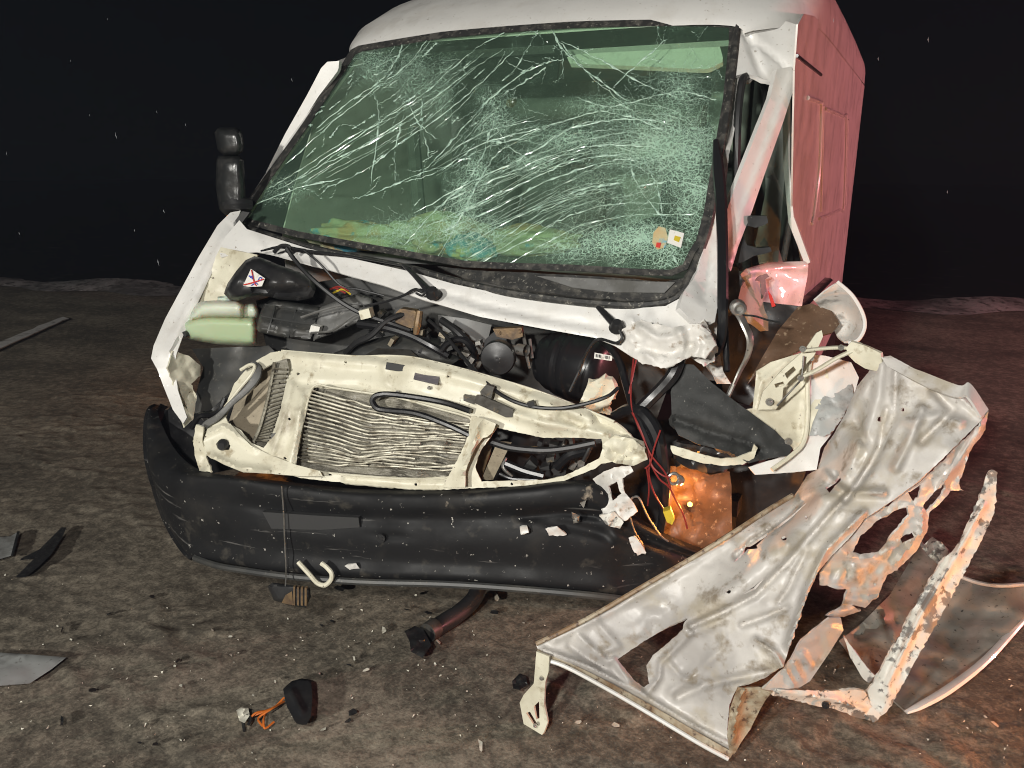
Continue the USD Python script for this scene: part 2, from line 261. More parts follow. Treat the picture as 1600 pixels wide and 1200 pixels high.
def plate(outline, ctrl, holes=(), th=.004, sub=12, cr=(0, 4), folds=(), lift=V, rnd=0, jag=0, seed=1, back=None, ret_px=False, puff=None):
    """A sheet of real thickness lying on a surface: outline and holes along sight lines, ctrl its distances (see lift), folds (line, width, height) raised towards the street, cr crumples it."""
    P = Polygon(outline)
    if not P.is_valid: P = P.buffer(0)
    if P.geom_type == 'MultiPolygon': P = max(P.geoms, key=lambda g: g.area)
    for h in holes:
        H = Polygon(h).buffer(0)
        P = P.difference(H)
    if rnd: P = P.buffer(-rnd).buffer(2*rnd).buffer(-rnd)
    if P.geom_type == 'MultiPolygon': P = max(P.geoms, key=lambda g: g.area)
    g = np.random.default_rng(seed)
    def ring(c):
        L = LineString(c); n = max(int(L.length/sub), 6); pts = np.array([L.interpolate(k/n, normalized=True).coords[0] for k in range(n)])
        corners = np.array(c)[:-1]; K = cKDTree(pts); d, i = K.query(corners)
        ok = d < sub*.6; pts[i[ok]] = corners[ok]
        if jag: pts = pts+g.normal(0, jag, pts.shape)
        return pts
    rings = [ring(P.exterior.coords)]+[ring(h.coords) for h in P.interiors]
    P2 = Polygon(rings[0], [r for r in rings[1:]]).buffer(0)
    x0, y0, x1, y1 = P.bounds
    gx, gy = np.meshgrid(np.arange(x0, x1, sub), np.arange(y0, y1, sub*.87)); gx = gx+(np.arange(len(gx)) % 2)[:, None]*sub/2
    q = np.c_[gx.ravel(), gy.ravel()]+g.normal(0, sub*.06, (gx.size, 2))
    inner = P2.buffer(-sub*.45)
    q = q[shapely.contains_xy(inner, q[:, 0], q[:, 1])] if not inner.is_empty else np.zeros((0, 2))
    p = np.vstack(rings+[q]); T = Delaunay(p).simplices; c = p[T].mean(1)
    T = T[shapely.contains_xy(P2.buffer(.05), c[:, 0], c[:, 1])]
    ar = (p[T[:, 1]]-p[T[:, 0]])[:, 0]*(p[T[:, 2]]-p[T[:, 0]])[:, 1]-(p[T[:, 1]]-p[T[:, 0]])[:, 1]*(p[T[:, 2]]-p[T[:, 0]])[:, 0]
    T = T[np.abs(ar) > .02]; ar = ar[np.abs(ar) > .02]; T[ar > 0] = T[ar > 0][:, ::-1]
    used = np.unique(T); re = -np.ones(len(p), int); re[used] = np.arange(len(used)); p = p[used]; T = re[T]
    o = depth_field(ctrl)(p)
    if puff:
        bd = shapely.distance(P2.exterior, shapely.points(p)); q_ = np.clip(bd/puff[1], 0, 1); o = o-puff[0]*np.sqrt(1-(1-q_)**2)
    for line, w, h in folds:
        o = o-h*np.exp(-(seg_dist(p, line)/w)**2)
    if cr[0]:
        X = lift(p[:, 0], p[:, 1], o)*cr[1]
        n1 = meshkit.fbm(X, 3, seed); n2 = meshkit.fbm(X*1.9+7, 2, seed+9); n3 = meshkit.fbm(X*3.7+3, 2, seed+5)
        o = o+cr[0]*((np.abs(n1-.5)*5-.6)+.8*(.5-np.abs(n2-.5)*5)+.35*(np.abs(n3-.5)*5-.5))
    fr = lift(p[:, 0], p[:, 1], o); n = len(p)
    if back is not None: bk = lift(p[:, 0], p[:, 1], np.full(n, float(back)))
    else:
        tm = trimesh.Trimesh(fr, T, process=False); bk = fr-tm.vertex_normals*th
        if ((fr-C)*tm.vertex_normals).sum(1).mean() > 0: bk = fr+tm.vertex_normals*th
    E = np.vstack([T[:, [0, 1]], T[:, [1, 2]], T[:, [2, 0]]]); key = E.min(1)*n+E.max(1); u, inv, cnt = np.unique(key, return_inverse=True, return_counts=True); B = E[cnt[inv] == 1]
    side = np.vstack([np.c_[B[:, 1], B[:, 0], B[:, 0]+n], np.c_[B[:, 1], B[:, 0]+n, B[:, 1]+n]])
    me = trimesh.Trimesh(np.vstack([fr, bk]), np.vstack([T, T[:, ::-1]+n, side]), process=False)
    return (me, p) if ret_px else me
def block(outline, o, depth, sub=25, **k):
    """A solid with a traced face at distance o and the given depth behind it."""
    P = Polygon(outline).buffer(0); a = np.array(P.exterior.coords)[:-1]
    t = trimesh.creation.triangulate_polygon(P, engine='earcut'); p2, T = t
    ctrl = depth_field(o)(p2); n = len(p2)
    fr = V(p2[:, 0], p2[:, 1], ctrl); bk = fr+nB*depth
    E = np.vstack([T[:, [0, 1]], T[:, [1, 2]], T[:, [2, 0]]]); key = np.sort(E, 1); u, inv, cnt = np.unique(key, axis=0, return_inverse=True, return_counts=True); B = E[cnt[np.ravel(inv)] == 1]
    side = np.vstack([np.c_[B[:, 1], B[:, 0], B[:, 0]+n], np.c_[B[:, 1], B[:, 0]+n, B[:, 1]+n]])
    m = trimesh.Trimesh(np.vstack([fr, bk]), np.vstack([T, T[:, ::-1]+n, side]), process=True); m.fix_normals(); return m
def grid(rows, n=8, th=.006, lift=V, cr=(0, 4), seed=3, folds=()):
    """A sheet through rows of (px, py, o) control points."""
    R = np.array([catmull(r, n) for r in rows]); K = np.array([catmull(R[:, j], n) for j in range(R.shape[1])]).transpose(1, 0, 2)
    a, b = K.shape[:2]; p = K.reshape(-1, 3); o = p[:, 2].copy()
    for line, w, h in folds: o -= h*np.exp(-(seg_dist(p[:, :2], line)/w)**2)
    if cr[0]:
        X = lift(p[:, 0], p[:, 1], o)*cr[1]; o = o+cr[0]*(meshkit.fbm(X, 4, seed)-.5)*2
    v = lift(p[:, 0], p[:, 1], o); i, j = np.meshgrid(np.arange(a-1), np.arange(b-1), indexing='ij'); i, j = i.ravel(), j.ravel()
    T = np.vstack([np.c_[i*b+j, (i+1)*b+j, (i+1)*b+j+1], np.c_[i*b+j, (i+1)*b+j+1, i*b+j+1]])
    tm = trimesh.Trimesh(v, T, process=False); nn = tm.vertex_normals.copy(); nn[((v-C)*nn).sum(1) > 0] *= -1
    bk = v-nn*th; N = len(v)
    E = np.vstack([T[:, [0, 1]], T[:, [1, 2]], T[:, [2, 0]]]); key = E.min(1)*N+E.max(1); u, inv, cnt = np.unique(key, return_inverse=True, return_counts=True); B = E[cnt[inv] == 1]
    side = np.vstack([np.c_[B[:, 1], B[:, 0], B[:, 0]+N], np.c_[B[:, 1], B[:, 0]+N, B[:, 1]+N]])
    return trimesh.Trimesh(np.vstack([v, bk]), np.vstack([T, T[:, ::-1]+N, side]), process=False)
def Vt_(pts): a = np.asarray(pts, float); return V(a[:, 0], a[:, 1], a[:, 2])
def Gt_(pts): a = np.asarray(pts, float); return G(a[:, 0], a[:, 1], a[:, 2])
def wire(pts, r, n=6, sm=5, **k): return tube(Vt_(pts), r, n, sm, **k)
def bolt(px, py, o, r=.008):
    c = V(np.float64(px), np.float64(py), o); r = r*.62; return lathe([(0, -.004), (r*.8, -.004), (r, -.002), (r*1.5, -.002), (r*1.5, .004)], c, nB, 10)

# ================================================================== THE SETTING
def ground_sheet(x0, x1, y0, y1, step, amp, z0=0.0, hole=None):
    xs, ys = np.arange(x0, x1+1e-6, step), np.arange(y0, y1+1e-6, step); X, Y = np.meshgrid(xs, ys)
    P = np.c_[X.ravel(), Y.ravel(), np.zeros(X.size)]
    a = meshkit.fbm(P*np.array([1.6, 3.2, 1]), 4, 3); b = meshkit.fbm(P*np.array([9, 12, 1])+3*a[:, None], 4, 5); c = meshkit.fbm(P*np.array([34, 38, 1]), 3, 8)
    P[:, 2] = z0+amp*(np.clip((a-.40)*4, 0, 1)*(np.maximum(b-.40, 0)*2.6+.35*(c-.5))+.25*(a-.5)-.12)
    n = len(xs); i, j = np.meshgrid(np.arange(len(ys)-1), np.arange(n-1), indexing='ij'); i, j = i.ravel(), j.ravel()
    return trimesh.Trimesh(P, np.vstack([np.c_[i*n+j, i*n+j+1, (i+1)*n+j+1], np.c_[i*n+j, (i+1)*n+j+1, (i+1)*n+j]]), process=False)
rf = [(-80, -40), (80, -40), (80, 40), (-80, 40)]
# the road runs across behind the van; its far edge and the verge beyond are straight lines
EA, EB = G(np.float64(50), np.float64(446), 0.0), G(np.float64(1500), np.float64(478), 0.0)
ed = (EB-EA)/np.linalg.norm(EB-EA); en = np.array([-ed[1], ed[0], 0])
far = [EA-ed*90, EA+ed*110]; near = [EA-ed*90-en*40, EA+ed*110-en*40]
road = trimesh.Trimesh(np.array([near[0], near[1], far[1], far[0]])-[0, 0, .012], [[0, 1, 2], [0, 2, 3]], process=False)
obj('road', road, 'slush_road', kind='structure', smooth=False)
obj('slush', ground_sheet(-4.2, 4.0, -2.0, 3.4, .017, .015, -.001), 'slush_road', kind='stuff', label='thin brown slush churned over the wet road around the van', cat='slush', smooth=True)
vg = []
for k in range(41):
    s = -90+k*5
    for t, h in ((-.05, -.013), (.25, .05), (.7, .06), (1.2, .0), (6, -.35), (60, -.6), (180, -.9)):
        p = EA+ed*s+en*t; vg.append([p[0], p[1], h+.05*math.sin(k*1.7+t)*(t > .1)])
i, j = np.meshgrid(np.arange(40), np.arange(6), indexing='ij'); i, j = i.ravel(), j.ravel()
obj('verge', trimesh.Trimesh(vg, np.vstack([np.c_[i*7+j, (i+1)*7+j, (i+1)*7+j+1], np.c_[i*7+j, (i+1)*7+j+1, i*7+j+1]]), process=False), 'night_dark_verge', kind='structure', smooth=True)
mk = plate([(-40, 562), (-40, 550), (99, 494), (107, 497)], .012, th=.010, sub=10, lift=G, jag=.4)
obj('road_marking', mk, 'road_paint', kind='structure')

sb_ = []
for k in range(201):
    p = EA+ed*(-30+k*.3); w_ = .5+.35*math.sin(k*.37)+.25*math.sin(k*1.13)
    for t, h in ((-.05-.6*max(w_, .1), .0), (-.3*max(w_, .1), .05), (.15, .11), (.6, .02)): sb_.append([*(p+en*t)[:2], h*(.6+.4*math.sin(k*.8+t))])
i, j = np.meshgrid(np.arange(200), np.arange(3), indexing='ij'); i, j = i.ravel(), j.ravel()
obj('snow_bank', trimesh.Trimesh(sb_, np.vstack([np.c_[i*4+j, (i+1)*4+j, (i+1)*4+j+1], np.c_[i*4+j, (i+1)*4+j+1, i*4+j+1]]), process=False), 'dirty_snow', kind='structure', smooth=True)
# ================================================================== THE VAN
van = thing('panel_van', 'crashed white high-roof van with smashed green windscreen and torn-off front', 'van', (-.1, .6, 0))
CX = -.08
def shell(Ys, zs, zc, hw, mat, name):
    rows = []
    for Y, a, b, h in zip(Ys, zs, zc, hw):
        t = np.linspace(0, np.pi, 33); ex = .42
        rows.append(np.c_[CX+h*np.sign(np.cos(t))*np.abs(np.cos(t))**ex, np.full(33, Y), a+(b-a)*np.sin(t)**.62])
    R = np.array(rows); a_, b_ = R.shape[:2]; v = R.reshape(-1, 3); i, j = np.meshgrid(np.arange(a_-1), np.arange(b_-1), indexing='ij'); i, j = i.ravel(), j.ravel()
    return trimesh.Trimesh(v, np.vstack([np.c_[i*b_+j, i*b_+j+1, (i+1)*b_+j+1], np.c_[i*b_+j, (i+1)*b_+j+1, (i+1)*b_+j]]), process=False)
Ys = [1.235, 1.25, 1.32, 1.45, 1.65, 1.95, 2.4, 3.2, 4.2, 5.0, 5.12]
obj('roof', shell(Ys, [2.085, 2.095, 2.11, 2.13, 2.15, 2.165, 2.18, 2.20, 2.23, 2.25, 2.22], [2.13, 2.16, 2.225, 2.31, 2.41, 2.52, 2.58, 2.60, 2.60, 2.58, 2.45], [.83, .86, .92, .99, 1.035, 1.036, 1.036, 1.036, 1.036, 1.036, 1.0], 'white_paint', 'roof'), 'white_paint', van, smooth=50)
XR = .952
def sidepanel(Yz, X, thick=.006):
    P = Polygon(Yz); m = trimesh.creation.extrude_polygon(P, thick); v = m.vertices.copy(); m.vertices = np.c_[X-v[:, 2], v[:, 0], v[:, 1]]; m.fix_normals(); return m
obj('side_panel', sidepanel([(1.95, .42), (5.1, .42), (5.12, 2.25), (1.98, 2.195), (1.50, 2.17), (1.20, 2.13), (1.08, 2.08), (1.10, 1.95), (1.22, 1.75), (1.38, 1.50), (1.95, 1.22)], XR), 'white_paint', van)
obj('side_panel', sidepanel([(.95, .42), (5.1, .42), (5.12, 2.20), (1.98, 2.165), (1.45, 2.13), (1.3, 2.08), (1.0, 1.55), (.9, 1.35)], -1.08), 'white_paint', van)
obj('rear_door', trimesh.creation.box((2.0, .04, 2.0), trimesh.transformations.translation_matrix((CX, 5.1, 1.35))), 'white_paint', van)
for x in (.93, -1.05): obj('sill', trimesh.creation.box((.05, 3.3, .30), trimesh.transformations.translation_matrix((x, 3.35, .30))), 'black_plastic', van)  # skirts added to block red lamp light leaking under the van
obj('load_floor', trimesh.creation.box((2.0, 4.2, .06), trimesh.transformations.translation_matrix((CX, 3.0, .45))), 'dark_metal', van)
sb = lambda pts, r: tube(S(np.array([p[0] for p in pts], float), np.array([p[1] for p in pts], float), XR+.003), r, 6, 3)
obj('panel_rib', join(sb([(1262, 153), (1281, 160), (1283, 170), (1280, 260), (1272, 330), (1268, 350)], .009), sb([(1286, 165), (1283, 330)], .006)), 'white_paint', van)
obj('panel_rib', join(sb([(1290, 170), (1318, 182), (1322, 192), (1318, 320), (1312, 328), (1280, 342)], .009), sb([(1325, 187), (1321, 320)], .006)), 'white_paint', van)
obj('side_moulding', tube(S(np.array([1240., 1292.]), np.array([486., 437.]), XR+.012), .035, 6, 0, flat=.4), 'black_plastic', van)
obj('gutter_slot', sb([(1245, 87), (1283, 117)], .006), 'black_plastic', van)

# ------------ windscreen
GL = [(568, 84), (700, 66), (900, 50), (1100, 38), (1148, 37), (1147, 70), (1138, 160), (1122, 255), (1108, 340), (1096, 385), (1086, 400), (1075, 425), (1052, 436), (1000, 437), (900, 433), (800, 431), (735, 428), (650, 412), (560, 394), (470, 375), (390, 352), (380, 345), (382, 335), (420, 280), (480, 200), (540, 115), (556, 90)]
def bow(px, py): return .05*(1-((px-760)/400)**2)
def Wg(px, py, o): return W(px, py, np.asarray(o)+bow(np.asarray(px, float), 0))
blobs = [(1050, 240, 62, 62, .95), (1000, 235, 90, 45, .55), (1085, 320, 30, 80, .7), (900, 230, 80, 26, .6), (840, 265, 50, 18, .45), (990, 385, 90, 28, .85), (900, 400, 60, 18, .6), (1040, 400, 40, 28, .8), (735, 330, 22, 48, .62), (755, 285, 20, 26, .6), (715, 365, 40, 25, .6), (640, 372, 60, 22, .5), (780, 205, 28, 24, .55), (660, 140, 40, 34, .45), (700, 150, 20, 50, .4), (590, 115, 35, 26, .45), (780, 175, 24, 18, .45), (960, 180, 60, 18, .45), (1060, 150, 50, 50, .42), (450, 300, 45, 20, .32), (760, 375, 40, 26, .55), (940, 300, 70, 60, .30), (1000, 200, 80, 14, .55)]
def craze(p):
    d = np.zeros(len(p))+.01
    for x, y, a, b, s in blobs: d = np.maximum(d, s*np.exp(-(((p[:, 0]-x)/a)**2+((p[:, 1]-y)/b)**2)/1.05))
    d *= .65+.7*meshkit.fbm(np.c_[p/38.0, np.zeros(len(p))], 4, 4)
    return np.clip(d, 0, 1)
wm, wp = plate(GL, 0.0, th=.006, sub=7, lift=Wg, ret_px=True)
glass = obj('windscreen', wm, 'crazed_glass', van, var=np.r_[craze(wp), np.zeros(len(wp))], label='shattered green-tinted windscreen covered in white cracks')
# long cracks as slivers of fractured glass standing in the pane
def ribbon(pts, w, jit=1.1, o=.0015):
    c = catmull(np.asarray(pts, float), 9); n = len(c); T = np.gradient(c, axis=0); T /= np.linalg.norm(T, axis=1, keepdims=True)+1e-9; N = np.c_[-T[:, 1], T[:, 0]]
    c = c+N*rng.normal(0, jit, n)[:, None]
    wd = (.95 if w > .85 else .6)*w*np.clip(rng.lognormal(-.1, .75, n), .12, 3.2); wd[0] = wd[-1] = .1
    g = shapely.contains_xy(Polygon(GL).buffer(-1), c[:, 0], c[:, 1]); c, N, wd = c[g], N[g], wd[g]
    if len(c) < 3: return None
    a, b = c+N*wd[:, None]/2, c-N*wd[:, None]/2
    v = np.vstack([Wg(a[:, 0], a[:, 1], np.full(len(a), o)), Wg(b[:, 0], b[:, 1], np.full(len(b), o)), Wg(c[:, 0], c[:, 1], np.full(len(c), o+.0012))]); n = len(c); k = np.arange(n-1)
    return v, np.vstack([np.c_[k, k+1, k+1+2*n], np.c_[k, k+1+2*n, k+2*n], np.c_[k+n, k+2*n, k+1+2*n], np.c_[k+n, k+1+2*n, k+1+n]])
cracks = []
def crack(pts, w=1.0, jit=.9, twigs=0):
    cracks.append((pts, w, jit))
    c = catmull(np.asarray(pts, float), 9)
    for _ in range(twigs):
        i = rng.integers(1, len(c)-1); d = c[i]-c[i-1]; ang = math.atan2(d[1], d[0])+rng.choice([-1, 1])*rng.uniform(.2, 1.0)+math.pi*rng.integers(0, 2); L = rng.uniform(10, 46)
        q = c[i]+L*np.array([math.cos(ang), math.sin(ang)]); mdl = (c[i]+q)/2+rng.normal(0, 3, 2); cracks.append(([c[i], mdl, q], w*.55, .8))
main = [[(452, 262), (520, 205), (590, 152), (640, 118), (682, 68)], [(470, 285), (540, 240), (620, 190), (672, 158), (745, 95), (800, 64)], [(478, 292), (545, 255), (610, 218), (680, 170), (740, 128)],
        [(440, 300), (520, 262), (590, 232), (640, 205)], [(500, 208), (560, 165), (600, 140), (626, 108), (640, 75)], [(520, 300), (580, 275), (630, 238), (690, 200), (755, 148), (810, 95)],
        [(660, 290), (700, 250), (745, 200), (772, 170), (840, 118)], [(620, 300), (690, 282), (760, 240), (850, 215)], [(640, 395), (690, 340), (735, 300), (760, 262), (775, 215), (790, 190)],
        [(690, 418), (720, 368), (745, 320), (775, 265), (800, 240)], [(655, 345), (740, 300), (820, 262), (900, 214), (980, 197), (1050, 202), (1105, 232)], [(700, 330), (790, 290), (880, 252), (950, 238), (1040, 240)],
        [(715, 352), (800, 312), (870, 278), (930, 258), (990, 250)], [(690, 378), (790, 335), (860, 296), (960, 262), (1010, 262)], [(740, 392), (830, 345), (910, 310), (970, 296)], [(725, 425), (800, 380), (860, 340), (930, 308), (975, 296)],
        [(750, 428), (830, 388), (890, 352), (960, 330), (1080, 322)], [(795, 430), (860, 392), (920, 362), (1000, 345), (1090, 340)], [(870, 62), (885, 92), (930, 130), (985, 170)], [(882, 78), (950, 110), (1005, 140), (1060, 160)],
        [(872, 65), (884, 100), (886, 135)], [(880, 80), (915, 120), (960, 160), (1000, 190)], [(820, 130), (860, 112), (885, 108)], [(905, 165), (950, 178), (985, 172), (1060, 150), (1120, 160)], [(1045, 70), (1000, 110), (960, 150)],
        [(808, 130), (840, 75), (850, 55)], [(790, 165), (830, 140), (860, 120)], [(745, 230), (800, 235), (860, 212), (940, 185)], [(780, 205), (800, 240), (830, 262)], [(400, 322), (470, 300), (540, 288)], [(420, 300), (480, 268), (560, 222), (620, 196)],
        [(590, 150), (600, 200), (588, 300)], [(640, 150), (660, 200), (690, 230)], [(640, 190), (625, 250), (628, 300)], [(668, 165), (668, 210), (680, 260)], [(560, 320), (600, 310), (660, 285), (720, 270)],
        [(1010, 262), (1030, 300), (1040, 360), (1060, 420)], [(985, 250), (1000, 300), (1035, 345)], [(1000, 300), (1060, 290), (1110, 300)], [(940, 185), (1000, 196), (1060, 225), (1100, 275)]]
for m_ in main: crack(m_, rng.uniform(.9, 1.5), .8, 3)
for k in range(75):                                                     # finer sweeps beside the long ones
    b = main[rng.integers(0, 17)]; o_ = rng.normal(0, 13, 2); s0 = rng.integers(0, max(1, len(b)-2)); cracks.append(([np.array(p)+o_+rng.normal(0, 3, 2) for p in b[s0:s0+3]], .55, .6))
for k in range(70):                                                     # short bright flakes along the sweep
    c0 = np.array([rng.uniform(430, 800), rng.uniform(80, 330)]); a = -.62+rng.normal(0, .2); L = rng.uniform(8, 26); d = np.array([math.cos(a), math.sin(a)]); cracks.append(([c0-d*L/2, c0, c0+d*L/2], rng.uniform(.6, 1.7), .3))
cx, cy = 1052, 262
for k in range(90):
    a = rng.uniform(0, 2*np.pi); r0 = rng.uniform(4, 70); L = rng.uniform(25, 80); da = rng.normal(0, .35)
    p0 = np.array([cx+math.cos(a)*r0, cy+math.sin(a)*r0]); p2 = p0+L*np.array([math.cos(a+da), math.sin(a+da)]); cracks.append(([p0, (p0+p2)/2+rng.normal(0, 4, 2), p2], .5, .7))
for k in range(70):
    c0 = np.array([rng.normal(985, 60), rng.normal(385, 22)]); a = rng.uniform(0, 6.28); L = rng.uniform(15, 50); d = np.array([math.cos(a), math.sin(a)*.6]); cracks.append(([c0, c0+d*L/2+rng.normal(0, 3, 2), c0+d*L], .45, .7))
for (bx, by, n_, sx, sy) in ((660, 140, 34, 34, 26), (740, 330, 55, 20, 48), (590, 115, 24, 30, 20), (780, 195, 26, 24, 24), (660, 375, 40, 50, 16), (1070, 130, 40, 40, 45)):
    for k in range(n_):
        c0 = np.array([rng.normal(bx, sx), rng.normal(by, sy)]); a = rng.uniform(0, 6.28); L = rng.uniform(8, 34); d = np.array([math.cos(a), math.sin(a)]); cracks.append(([c0, c0+d*L/2+rng.normal(0, 2, 2), c0+d*L], .5, .6))
vs, fs, off = [], [], 0
for c_ in cracks:
    r = ribbon(*c_)
    if r is None: continue
    vs.append(r[0]); fs.append(r[1]+off); off += len(r[0])
CC = [catmull(np.asarray(m_, float), 30) for m_ in main]
for k in range(2600):                                                   # loose glass grains that glitter
    b = blobs[rng.integers(0, len(blobs))]; u3 = rng.random()
    if u3 < .5: x, y = rng.normal(b[0], b[2]*.7), rng.normal(b[1], b[3]*.7)
    elif u3 < .9:
        mc = CC[rng.integers(0, len(CC))]; x, y = mc[rng.integers(0, len(mc))]+rng.normal(0, 1.6, 2)
    else: x, y = rng.uniform(420, 1120), rng.uniform(60, 425)
    if not Polygon(GL).buffer(-6).contains(Point(x, y)): continue
    c0 = Wg(np.float64(x), np.float64(y), .002); s = rng.uniform(.0008, .0022); t = c0+rng.normal(0, s, (4, 3)); vs.append(t); fs.append(np.array([[0, 1, 2], [0, 2, 3], [0, 3, 1], [1, 3, 2]])+off); off += 4
obj('crack', trimesh.Trimesh(np.vstack(vs), np.vstack(fs), process=False), 'crack_edge', glass, kind='stuff', smooth=False)
# black edge band of the glass and its rubber seal
def strip_outline(line, w): return list(LineString(line).buffer(w, cap_style='flat', join_style='round').exterior.coords)
Wl = lambda off: (lambda px, py, o: W(px, py, np.asarray(o)+off+bow(np.asarray(px, float), 0)))
band_in = Polygon(GL).buffer(-8)
bp_ = Polygon(GL).buffer(1.5).difference(band_in.buffer(6).buffer(-6))
obj('windscreen_band', plate(list(bp_.exterior.coords), 0.0, [list(h.coords) for h in bp_.interiors], th=.003, sub=7, lift=Wl(.0035)), 'seal', van)
obj('windscreen_seal', tube(W(*np.array([(553, 92), (520, 138), (470, 208), (420, 277), (380, 334), (376, 346), (384, 356), (470, 384), (560, 404), (640, 420), (720, 442), (800, 459), (900, 472), (980, 478), (1040, 474), (1066, 458), (1078, 430), (1096, 390), (1110, 340), (1124, 255), (1140, 150), (1152, 40)], float).T, .004), .014, 8, 4), 'seal', van)
obj('windscreen_seal', tube(W(*np.array([(553, 92), (700, 66), (900, 47), (1100, 35), (1152, 38)], float).T, .006), .011, 8, 6), 'seal', van)
ch = [(690, 424), (760, 432), (900, 437), (1040, 443), (1068, 436), (1088, 402), (1096, 398), (1082, 440), (1062, 464), (1030, 474), (980, 476), (900, 470), (800, 457), (730, 442)]
obj('seal_channel', plate(ch, -.012, th=.01, sub=9, lift=Wg, cr=(.004, 9)), 'seal', van)
obj('scuttle_trim', plate([(845, 441), (1000, 446), (1056, 445), (1040, 462), (960, 464), (900, 458)], -.006, th=.004, sub=9, lift=Wg), 'grey_plastic', van)
# stickers inside the lower corner of the glass
st = plate([(1024, 372), (1032, 362), (1042, 364), (1046, 378), (1042, 394), (1030, 398), (1022, 388)], .004, th=.001, sub=5, lift=Wg); sk = obj('round_sticker', st, 'cloth_pale', glass)
st = plate([(1049, 366), (1071, 371), (1066, 394), (1045, 387)], .005, th=.001, sub=6, lift=Wg); obj('card_sticker', st, 'white_label', glass)
obj('sticker_print', join(plate([(1057, 376), (1066, 378), (1063, 386), (1055, 383)], .0075, th=.001, sub=5, lift=Wg)), 'yellow_plastic', glass)
obj('sticker_print', join(plate([(1029, 388), (1036, 388), (1034, 396), (1028, 395)], .0075, th=.001, sub=5, lift=Wg)), 'print_red', glass)

# ------------ cab interior behind the glass
obj('dashboard', grid([[(-1.0, .86, 1.26), (-.5, .82, 1.28), (0, .80, 1.29), (.4, .82, 1.28), (.8, .86, 1.25)], [(-1.0, 1.1, 1.28), (-.5, 1.1, 1.31), (0, 1.1, 1.32), (.4, 1.1, 1.34), (.8, 1.1, 1.28)], [(-1.0, 1.3, 1.22), (-.5, 1.3, 1.25), (0, 1.3, 1.26), (.4, 1.3, 1.3), (.8, 1.3, 1.22)], [(-1.0, 1.34, .8), (-.5, 1.34, .8), (0, 1.34, .8), (.4, 1.34, .8), (.8, 1.34, .8)]], 6, .02, lift=lambda x, y, o: np.stack([x, y, o], -1)), 'cab_trim', van)
obj('bulkhead', trimesh.creation.box((1.95, .03, 1.7), trimesh.transformations.translation_matrix((CX, 2.35, 1.3))), 'cab_trim', van)
obj('bulkhead_panel', trimesh.creation.box((.8, .03, .55), trimesh.transformations.translation_matrix((.1, 2.32, 1.62))), 'cab_pale', van)
obj('roof_lining', trimesh.creation.box((1.7, 1.0, .02), trimesh.transformations.translation_matrix((CX, 1.86, 2.075))), 'cab_pale', van)
obj('header_panel', trimesh.creation.box((.9, .22, .03), trimesh.transformations.translation_matrix((-.42, 1.36, 2.075))), 'rubber', van)
obj('cab_floor', trimesh.creation.box((1.9, 1.5, .03), trimesh.transformations.translation_matrix((CX, 1.6, .6))), 'cab_trim', van)
def rbox(c, s, r=.05):
    b = trimesh.creation.box(s); b = b.subdivide().subdivide().subdivide(); v = b.vertices; h = np.array(s)/2-r; q = np.clip(v, -h, h); d = v-q; L = np.linalg.norm(d, axis=1, keepdims=True); b.vertices = q+d/np.maximum(L, 1e-9)*np.minimum(L, r)+np.asarray(c); return b
for x in (-.70, -.22, .50):
    s_ = obj('seat_back', rbox((x, 2.0, 1.25), (.44, .16, .75), .07), 'seat_fabric', van); obj('headrest', rbox((x, 2.0, 1.74), (.27, .11, .19), .05), 'seat_fabric', s_)
    obj('seat_base', rbox((x, 1.72, .88), (.46, .5, .2), .07), 'seat_fabric', van)
obj('steering_wheel', tube([(.47+.19*math.cos(t), 1.45-.10*math.sin(t), 1.27+.16*math.sin(t)) for t in np.linspace(0, 2*np.pi, 24, endpoint=False)], .015, 8, 2, closed=True), 'black_plastic', van)
obj('sun_visor', plate([(712, 62), (868, 52), (862, 108), (828, 112), (735, 108), (718, 100)], -.06, th=.02, sub=14, lift=W, rnd=5), 'rubber', van)
obj('sun_visor', plate([(880, 70), (1128, 56), (1126, 84), (1100, 92), (880, 84)], -.05, th=.02, sub=14, lift=W, rnd=5), 'lining_reflection_pale', van)  # pale plate stands in for the roof lining reflected in the glass
obj('blind_roll', tube(W(np.array([782., 930., 1090.]), np.array([128., 124., 135.]), -.16), .045, 12, 3), 'cab_trim', van)
obj('roll_end', lathe([(0, -.01), (.014, -.01), (.02, 0), (.02, .02)], W(np.float64(782), np.float64(131), -.11), (.3, .9, 0), 12), 'brown_metal', van)
obj('cab_pillar', tube(W(np.array([588., 592., 600.]), np.array([120., 220., 330.]), -.35), .03, 8, 3), 'cab_trim', van)
def heap(name, lab, mat, c, s, seed):
    m = trimesh.creation.icosphere(4, 1.0); v = m.vertices; n = meshkit.fbm(v*2.2+seed, 4, seed); m.vertices = np.asarray(c)+v*np.asarray(s)*(.55+.9*n[:, None]); return obj(name, m, mat, label=lab, cat='cloth')
heap('crumpled_cloth', 'pale green crumpled cloth lying on the dashboard left corner', 'cloth_pale', (-.72, .98, 1.33), (.26, .10, .07), 2)
heap('crumpled_cloth', 'yellow and orange crumpled cloth on the dashboard left of centre', 'cloth_pale', (-.34, .96, 1.36), (.20, .12, .09), 5)
heap('crumpled_cloth', 'blue patterned cloth behind the bottom of the windscreen centre', 'cloth_blue', (-.13, .86, 1.335), (.10, .07, .05), 9)
heap('crumpled_cloth', 'pale folded cloth in the middle of the dashboard behind the cracks', 'cloth_pale', (.02, .98, 1.35), (.22, .12, .06), 12)

